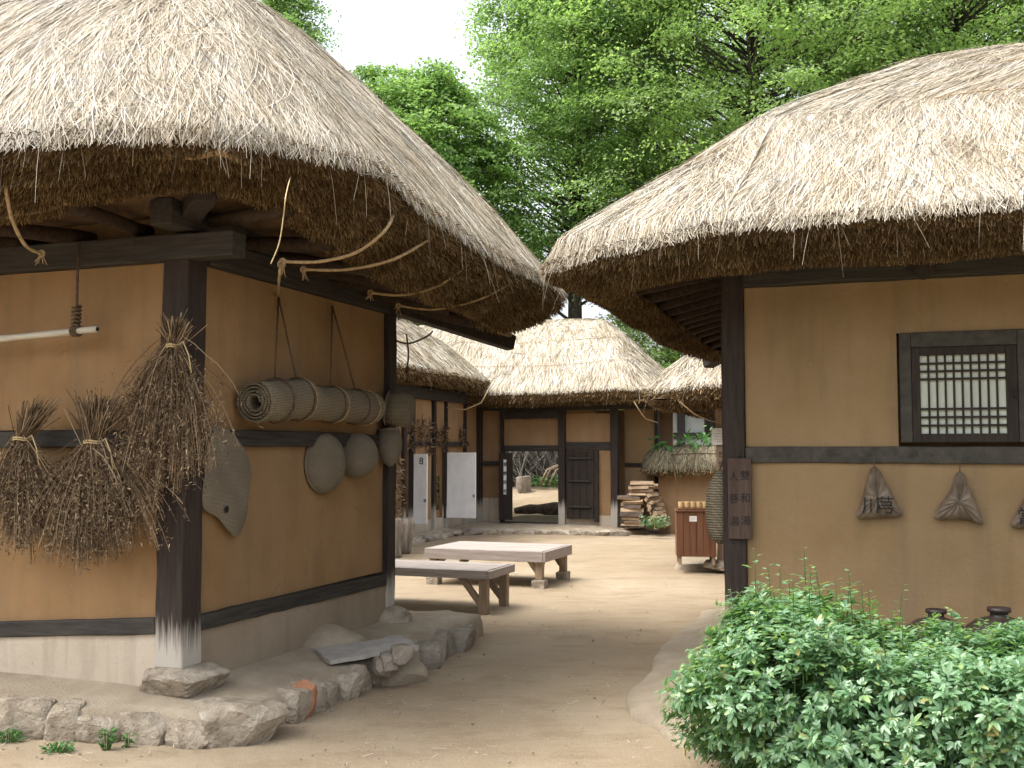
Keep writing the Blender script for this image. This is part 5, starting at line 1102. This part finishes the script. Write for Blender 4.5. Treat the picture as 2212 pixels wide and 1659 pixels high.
# ropes under the left eave, tied off at the wall plate
bpy.context.view_layer.update(); DG = bpy.context.evaluated_depsgraph_get()
def hitY(px, py):
    ok, loc, *_ = sc.ray_cast(DG, Vector((0, 0, CAMZ)), ray(px, py).normalized()); return loc.y if ok else None
def px_rope(fr, root, pts, r=0.010, mat='rope', tail=True, nm='eave_rope', end=True):
    if end:
        h_ = hitY(*pts[-1][:2]); pts = list(pts)
        if h_ and abs(h_-pts[-1][2]) < 2.0: pts[-1] = (*pts[-1][:2], h_+0.03)
    P = [fr.loc_of(at(*q)) for q in pts]; C_ = []
    for i in range(len(P)-1):
        p0, p1, p2, p3 = P[max(i-1, 0)], P[i], P[i+1], P[min(i+2, len(P)-1)]
        for t in np.linspace(0, 1, 7)[:-1]: C_.append(0.5*((2*p1)+(p2-p0)*t+(2*p0-5*p1+4*p2-p3)*t*t+(3*p1-p0-3*p2+p3)*t**3))
    C_.append(P[-1]); m = MB(); m.tube(C_, [r*(1+0.10*math.sin(k*2.2)) for k in range(len(C_))], 6)
    if tail:
        e = P[0]
        for k in range(7): m.tube([e, e+Vector((random.uniform(-.03, .03), random.uniform(-.03, .02), random.uniform(-.08, -.02)))], [r*0.5, r*0.2], 4)
        m.tube([e+Vector((0.016*math.cos(a), 0.0, 0.016*math.sin(a))) for a in np.linspace(0, 6.3, 10)], r*0.9, 5)
    m.build(nm, M[mat], root, True)
px_rope(L, lh, [(610, 565, 6.1), (690, 565, 6.15), (770, 545, 6.1), (830, 500, 6.0), (850, 462, 5.9)])
px_rope(L, lh, [(655, 582, 6.6), (750, 582, 6.6), (850, 560, 6.5), (930, 515, 6.3)])
px_rope(L, lh, [(800, 632, 7.4), (870, 637, 7.4), (950, 615, 7.3), (1025, 560, 7.1)])
px_rope(L, lh, [(860, 660, 7.9), (940, 668, 7.9), (1040, 645, 7.8), (1120, 600, 7.7)], 0.009)
px_rope(L, lh, [(90, 548, 5.85), (55, 530, 5.7), (25, 470, 5.55), (12, 400, 5.4)])
px_rope(L, lh, [(606, 570, 6.1), (603, 600, 6.1), (600, 640, 6.12)], 0.008)
px_rope(L, lh, [(880, 798, 8.9), (882, 760, 8.9), (878, 722, 8.9)], 0.008, 'rope_dark')
px_rope(L, lh, [(842, 730, 8.9), (880, 742, 9.0), (920, 728, 9.1), (935, 715, 9.1)], 0.008, 'rope_dark', False)
px_rope(L, lh, [(585, 570, 4.72), (603, 525, 4.72), (612, 470, 4.72), (618, 420, 4.74), (628, 380, 4.78)], 0.0028, 'straw_tie', False, 'hanging_straw')
for t, a, b in ((42, 40, 190), (47, 40, 200)): roof_rope(lh, GL, t, a, b, 0.006, mat='rope_dark')
for t, a, b in ((38, 20, 150), (48, 20, 150)): roof_rope(rh, GR, t, a, b, 0.006, mat='rope')
# ------------------------------------------------------------------ things on the right house
ysn = -PR/2-0.022
s0 = RH.wall(1572, 990, 'y', ysn); s1 = RH.wall(1625, 1165, 'y', ysn)
sg_ = empty('sign_board', RH.m @ Vector(((s0.x+s1.x)/2, ysn, (s0.z+s1.z)/2)), RZ, label='dark vertical wooden board with two columns of brushed characters on the right house post', cat='sign')
m = MB(); w2_, h2_ = (s1.x-s0.x)/2, (s0.z-s1.z)/2; m.span((-w2_, -0.012, -h2_), (w2_, 0.012, h2_)); m.build('board', M['sign_wood'], sg_, bevel=0.003)
for k, (a, b) in enumerate(zip('雙和湯', '人蔘湯')):
    z = h2_*0.56-h2_*0.56*k*1.0
    text(a, 0.072, sg_, (w2_*0.5, -0.013, z), (R(90), 0, 0), 'ink', ext=0.0008); text(b, 0.072, sg_, (-w2_*0.48, -0.013, z-0.006), (R(90), 0, 0), 'ink', ext=0.0008)
m = MB(); m.tube([(0, -0.008, h2_), (0, 0.01, h2_+0.02)], 0.004, 6); m.build('nail', M['ink'], sg_)
c = RH.wall(1568, 1095, 'y', 0.02); root = empty('straw_net_bag', RH.m @ Vector((-PR/2-0.045, 0.06, c.z)), RZ, label='bulging coarse straw net sack hung on the side of the signed post', cat='sack')
m = MB(); m.lathe([(0.004, -0.26), (0.05, -0.25), (0.085, -0.215), (0.115, -0.12), (0.122, -0.02), (0.11, 0.09), (0.08, 0.18), (0.04, 0.235), (0.012, 0.26)], n=26, jit=0.015, squash=(0.85, 1.0)); m.build('body', M['weave_net'], root, True)
m = MB(); m.tube([(0, 0, 0.26), (0.03, 0, 0.34), (0.08, 0, 0.40)], 0.006, 5); m.build('hanging_string', M['rope_dark'], root)
def herb_bag(nail, tie, px, label, writing, seed):
    root, org = pillow('herb_bag', RH, 'y', yf-0.035, px, 0.062, M['bag'], label, 'bag', bulge=0.55, seed=seed, fold=0.012, group='paper bags on the right wall')
    a = RH.wall(*nail, 'y', yf-0.015)-org; t = RH.wall(*tie, 'y', yf-0.05)-org
    m = MB(); m.tube([a, a.lerp(t, .5)+Vector((.003, 0, 0)), t], 0.0045, 5); m.tube([a+Vector((0, .03, .004)), a+Vector((0, -.012, -.004))], 0.006, 6); m.build('hanging_string', M['rope_dark'], root)
    m = MB(); m.lathe([(0.014, -0.02), (0.021, -0.008), (0.019, 0.006), (0.024, 0.016), (0.012, 0.022)], c=t, n=12, jit=0.1); m.build('tied_neck', M['bag'], root, True)
    if writing:
        for s_, off in writing: text(s_, 0.12, root, (off, -0.0655, -0.05), (R(90), 0, 0), 'ink', 'brush_writing', 0.0006)
    return root
herb_bag((1887, 978), (1888, 1018), [(1882, 1012), (1896, 1012), (1918, 1050), (1938, 1090), (1950, 1112), (1925, 1118), (1880, 1120), (1850, 1118), (1860, 1085), (1870, 1045)], 'tied brown paper bag with black brush writing, hung below the window wall rail', [('川', -0.045), ('芎', 0.045)], 3)
herb_bag((2071, 985), (2073, 1030), [(2066, 1022), (2082, 1022), (2090, 1045), (2108, 1085), (2124, 1132), (2090, 1124), (2050, 1122), (2018, 1120), (2030, 1090), (2052, 1060)], 'darker crumpled paper bag without writing hung right below the window', None, 5)
herb_bag((2245, 985), (2247, 1045), [(2240, 1040), (2255, 1040), (2275, 1080), (2305, 1140), (2260, 1145), (2220, 1142), (2184, 1138), (2196, 1105), (2218, 1070)], 'paper bag cut off by the right edge of the picture', [('當', -0.06)], 7)
def onggi(p, s, label):
    root = empty('earthenware_jar', p, 0, label=label, cat='jar')
    m = MB(); m.lathe([(0.10*s, 0), (0.13*s, 0.04*s), (0.185*s, 0.20*s), (0.20*s, 0.34*s), (0.20*s, 0.43*s), (0.185*s, 0.47*s), (0.13*s, 0.515*s), (0.065*s, 0.535*s), (0.05*s, 0.543*s), (0.05*s, 0.56*s), (0.066*s, 0.567*s), (0.066*s, 0.59*s), (0.05*s, 0.592*s), (0.035*s, 0.56*s)], n=36); m.build('body', M['jar'], root, True)
    m = MB()
    for z, rr in ((0.43, 0.196), (0.30, 0.2015)): m.tube([(rr*s*math.cos(a), rr*s*math.sin(a), z*s) for a in np.linspace(0, 6.283, 37)], 0.006*s, 6)
    m.build('raised_band', M['jar'], root, True)
q = at(2022, 1322, 6.55); onggi((q.x, q.y, q.z-0.605*0.92+0.03), 0.92, 'dark earthenware jar with a narrow neck behind the hedge, left of its twin')
q = at(2158, 1318, 6.35); onggi((q.x, q.y, q.z-0.605*1.0+0.03), 1.0, 'broader greyish earthenware jar behind the hedge by the right edge')
# ------------------------------------------------------------------ strings of herbs and corn on the wing house
def hanging(px_top, py_bot, width, n, label, mat, seed, x=0.05, name='herb_string'):
    T = F.wall(*px_top, 'x', x); B = F.wall(px_top[0], py_bot, 'x', x); root = empty(name, F.m @ T, RZ, label=label, cat='herbs', group='dried herbs on the wing house')
    r = np.random.default_rng(seed); Ln = (T-B).z; c = np.stack([r.normal(0, 0.03, n), r.normal(0, width*.4, n), -r.random(n)*Ln], 1); d = nrm(r.normal(0, 1, (n, 3))+np.array([0.3, 0, -0.4]))*r.uniform(0.05, 0.11, (n, 1))
    pp = c[:, None]+d[:, None]*np.array([0, .5, 1.])[None, :, None]; V, Fq = ribbons(pp, r.uniform(.012, .03, (n, 1))*np.array([.6, 1, .3])[None], nrm(np.cross(np.broadcast_to(d[:, None], pp.shape), np.broadcast_to(r.normal(size=(n, 1, 3)), pp.shape)))); quads('dried_pieces', V, Fq, M[mat], root)
    s = MB(); s.tube([(0, 0, 0.08), (0, 0, -Ln)], 0.006, 4); s.build('string', M['rope_dark'], root)
M['corn'] = m_island('dried_corn', [(0, (0.10, 0.06, 0.03)), (0.5, (0.27, 0.18, 0.10)), (1, (0.42, 0.31, 0.19))], 0.8)
hanging((912, 905), 965, 0.10, 130, 'dark string of dried leaves above the narrower white door', 'herb', 1)
hanging((888, 910), 970, 0.08, 110, 'dark string of dried leaves close beside the rear post of the left house', 'herb', 2)
hanging((928, 910), 985, 0.06, 120, 'thin string of dried pods between the two white doors', 'herb', 3)
hanging((944, 925), 960, 0.09, 120, 'bundle of dried stalks over the gap beside the wider white door', 'herb', 4)
hanging((962, 920), 970, 0.08, 120, 'bundle of dried stalks just above the left edge of the wider white door', 'herb', 5)
hanging((1000, 925), 965, 0.07, 110, 'square dark bunch of dried herbs above the wider white door', 'herb', 6)
hanging((862, 990), 1110, 0.12, 320, 'long pale braid of dried corn husks hanging above the mortars', 'corn', 7, 0.25)
hanging((850, 1010), 1120, 0.14, 320, 'ragged braid of pale dried husks half behind the rear post', 'corn', 8, 0.45)
# ------------------------------------------------------------------ beyond the gateway
def brush_pile():
    p = gpx(1185, 1060)+Vector((0, 0.6, 0)); root = empty('brush_pile', (p.x, p.y, float(ground_h(p.x, p.y))-0.05), 0, label='tall pile of grey dead twigs leaning together beyond the open gateway', cat='brushwood')
    r = np.random.default_rng(5); n = 2600; K = 5; q = np.linspace(0, 1, K)[None, :, None]
    a = np.stack([r.uniform(-2.6, 2.6, n), r.uniform(-0.3, 1.4, n), r.uniform(0, 0.5, n)], 1); d = nrm(np.stack([r.normal(-0.25, 0.45, n), r.normal(0.3, 0.3, n), r.uniform(0.5, 1.2, n)], 1))*r.uniform(0.7, 2.4, (n, 1))
    p_ = a[:, None]+d[:, None]*q+r.normal(0, 0.14, (n, 1, 3))*q**2; V, Fq = ribbons(p_, np.full((n, K), 0.022)*np.linspace(1, .4, K)[None], nrm(np.cross(np.gradient(p_, axis=1), r.normal(size=(n, 1, 3))))); quads('dead_twigs', V, Fq, M['twig'], root)
    m = MB()
    for k in range(4): x = r.uniform(-1, 1); m.tube([(x, -0.5, 0.1), (x+.2, -.5, .5), (x+.45, -.5, .62), (x+.75, -.5, .5)], [.03, .024, .018, .008], 6)
    m.build('bent_branches', M['bench_leg'], root, True)
brush_pile()
p = gpx(1131, 1064); stone('stone_block', (p.x, p.y, p.z+0.19), (0.34, 0.38, 0.52), M['stone_dark'], 0.2, 301, label='squared grey stone block standing in the yard beyond the gateway', cat='stone block')
weed(1190, 1052, 0.7, 300, 'patch of bright green weeds at the foot of the dead twigs', Y=gpx(1190, 1054).y, h=0.28, leaf=(0.07, 0.14))
m = MB(); a = at(1112, 1104, 25.2); b = at(1300, 1096, 24.6); pts = [a.lerp(b, t)+Vector((0, 0, 0.03*math.sin(7*t))) for t in np.linspace(0, 1, 12)]; m.tube(pts, [0.07, .09, .11, .10, .14, .16, .15, .14, .15, .14, .15, .15], 10, jit=0.12); lo_ = m.build('fallen_log', M['bark'], None, True); tag(lo_, label='dark gnarled log lying on the ground just beyond the gateway threshold', cat='log')
weed(950, 1100, 0.45, 260, 'leafy green plant seen through the gap beside the wider white door', Y=22.5, h=0.7, leaf=(0.08, 0.15))
def vine(px, py, Y, n, r0, label):
    p = at(px, py, Y); root = empty('climbing_plant', p, 0, label=label, cat='plant'); a = rng.normal(0, 1, (n, 3))*np.array([r0, 0.15, r0*0.4]); D = nrm(rng.normal(0, 1, (n, 3))+np.array([0, -.3, -.6])); U = nrm(rng.normal(0, .4, (n, 3))+np.array([0, -.6, .8])); U = nrm(U-D*(U*D).sum(1, keepdims=True)); leaf_mesh('leaves', a, D, U, rng.uniform(.10, .19, n), 'leaf_weed', root)
    s = MB(); s.tube([(-r0, 0.1, -r0*.6), (0, 0, 0), (r0, .1, .1)], 0.01, 5); s.build('stem', M['stem_green'], root)
vine(1432, 962, 21.0, 36, 0.16, 'small pale green sprig hanging over the top of the mud wall near the gate house')
vine(1510, 948, 20.7, 60, 0.24, 'leafy green branch over the mud wall beside the notice post')
# ------------------------------------------------------------------ grit, straw bits and pebbles on the sandy ground
def litter():
    n = 700; px = rng.uniform(0, 2212, n); py = rng.uniform(1150, 1659, n)**1.0; parts = []
    P = np.array([ground(a, b)[:] for a, b in zip(px, py)]); P = P[(P[:, 1] < 18)]; n = len(P); P[:, 2] = 0.012
    s = rng.uniform(0.003, 0.011, n)*np.where(rng.random(n) < 0.06, 1.8, 1); o = np.array([[1, 0, 0], [0, 1, 0], [-1, 0, 0], [0, -1, 0], [0, 0, .7], [0, 0, -.7]])
    V = (P[:, None]+o[None]*s[:, None, None]*rng.uniform(0.6, 1.3, (n, 6, 1))).reshape(-1, 3); t = np.array([[0, 1, 4], [1, 2, 4], [2, 3, 4], [3, 0, 4], [1, 0, 5], [2, 1, 5], [3, 2, 5], [0, 3, 5]])
    tag(quads('pebbles', V, (np.arange(n)[:, None, None]*6+t[None]).reshape(-1, 3), M['stone']), kind='stuff', label='scattered grit and small pebbles on the sandy ground', cat='pebbles')
    n = 500; q = rng.integers(0, len(P), n); c = P[q]+rng.normal(0, .1, (n, 3))*np.array([1, 1, 0]); a = rng.uniform(0, 6.28, n); d = np.stack([np.cos(a), np.sin(a), 0*a], 1)*rng.uniform(.02, .09, (n, 1))
    pp = c[:, None]+d[:, None]*np.array([0, .5, 1.])[None, :, None]; pp[..., 2] += 0.004; sd_ = np.cross(d, [0, 0, 1.]); sd_ = nrm(sd_)[:, None]*np.ones((1, 3, 1)); V, Fq = ribbons(pp, np.full((n, 3), .004), sd_)
    tag(quads('straw_litter', V, Fq, M['straw']), kind='stuff', label='loose bits of straw lying on the sandy ground', cat='straw')
litter()
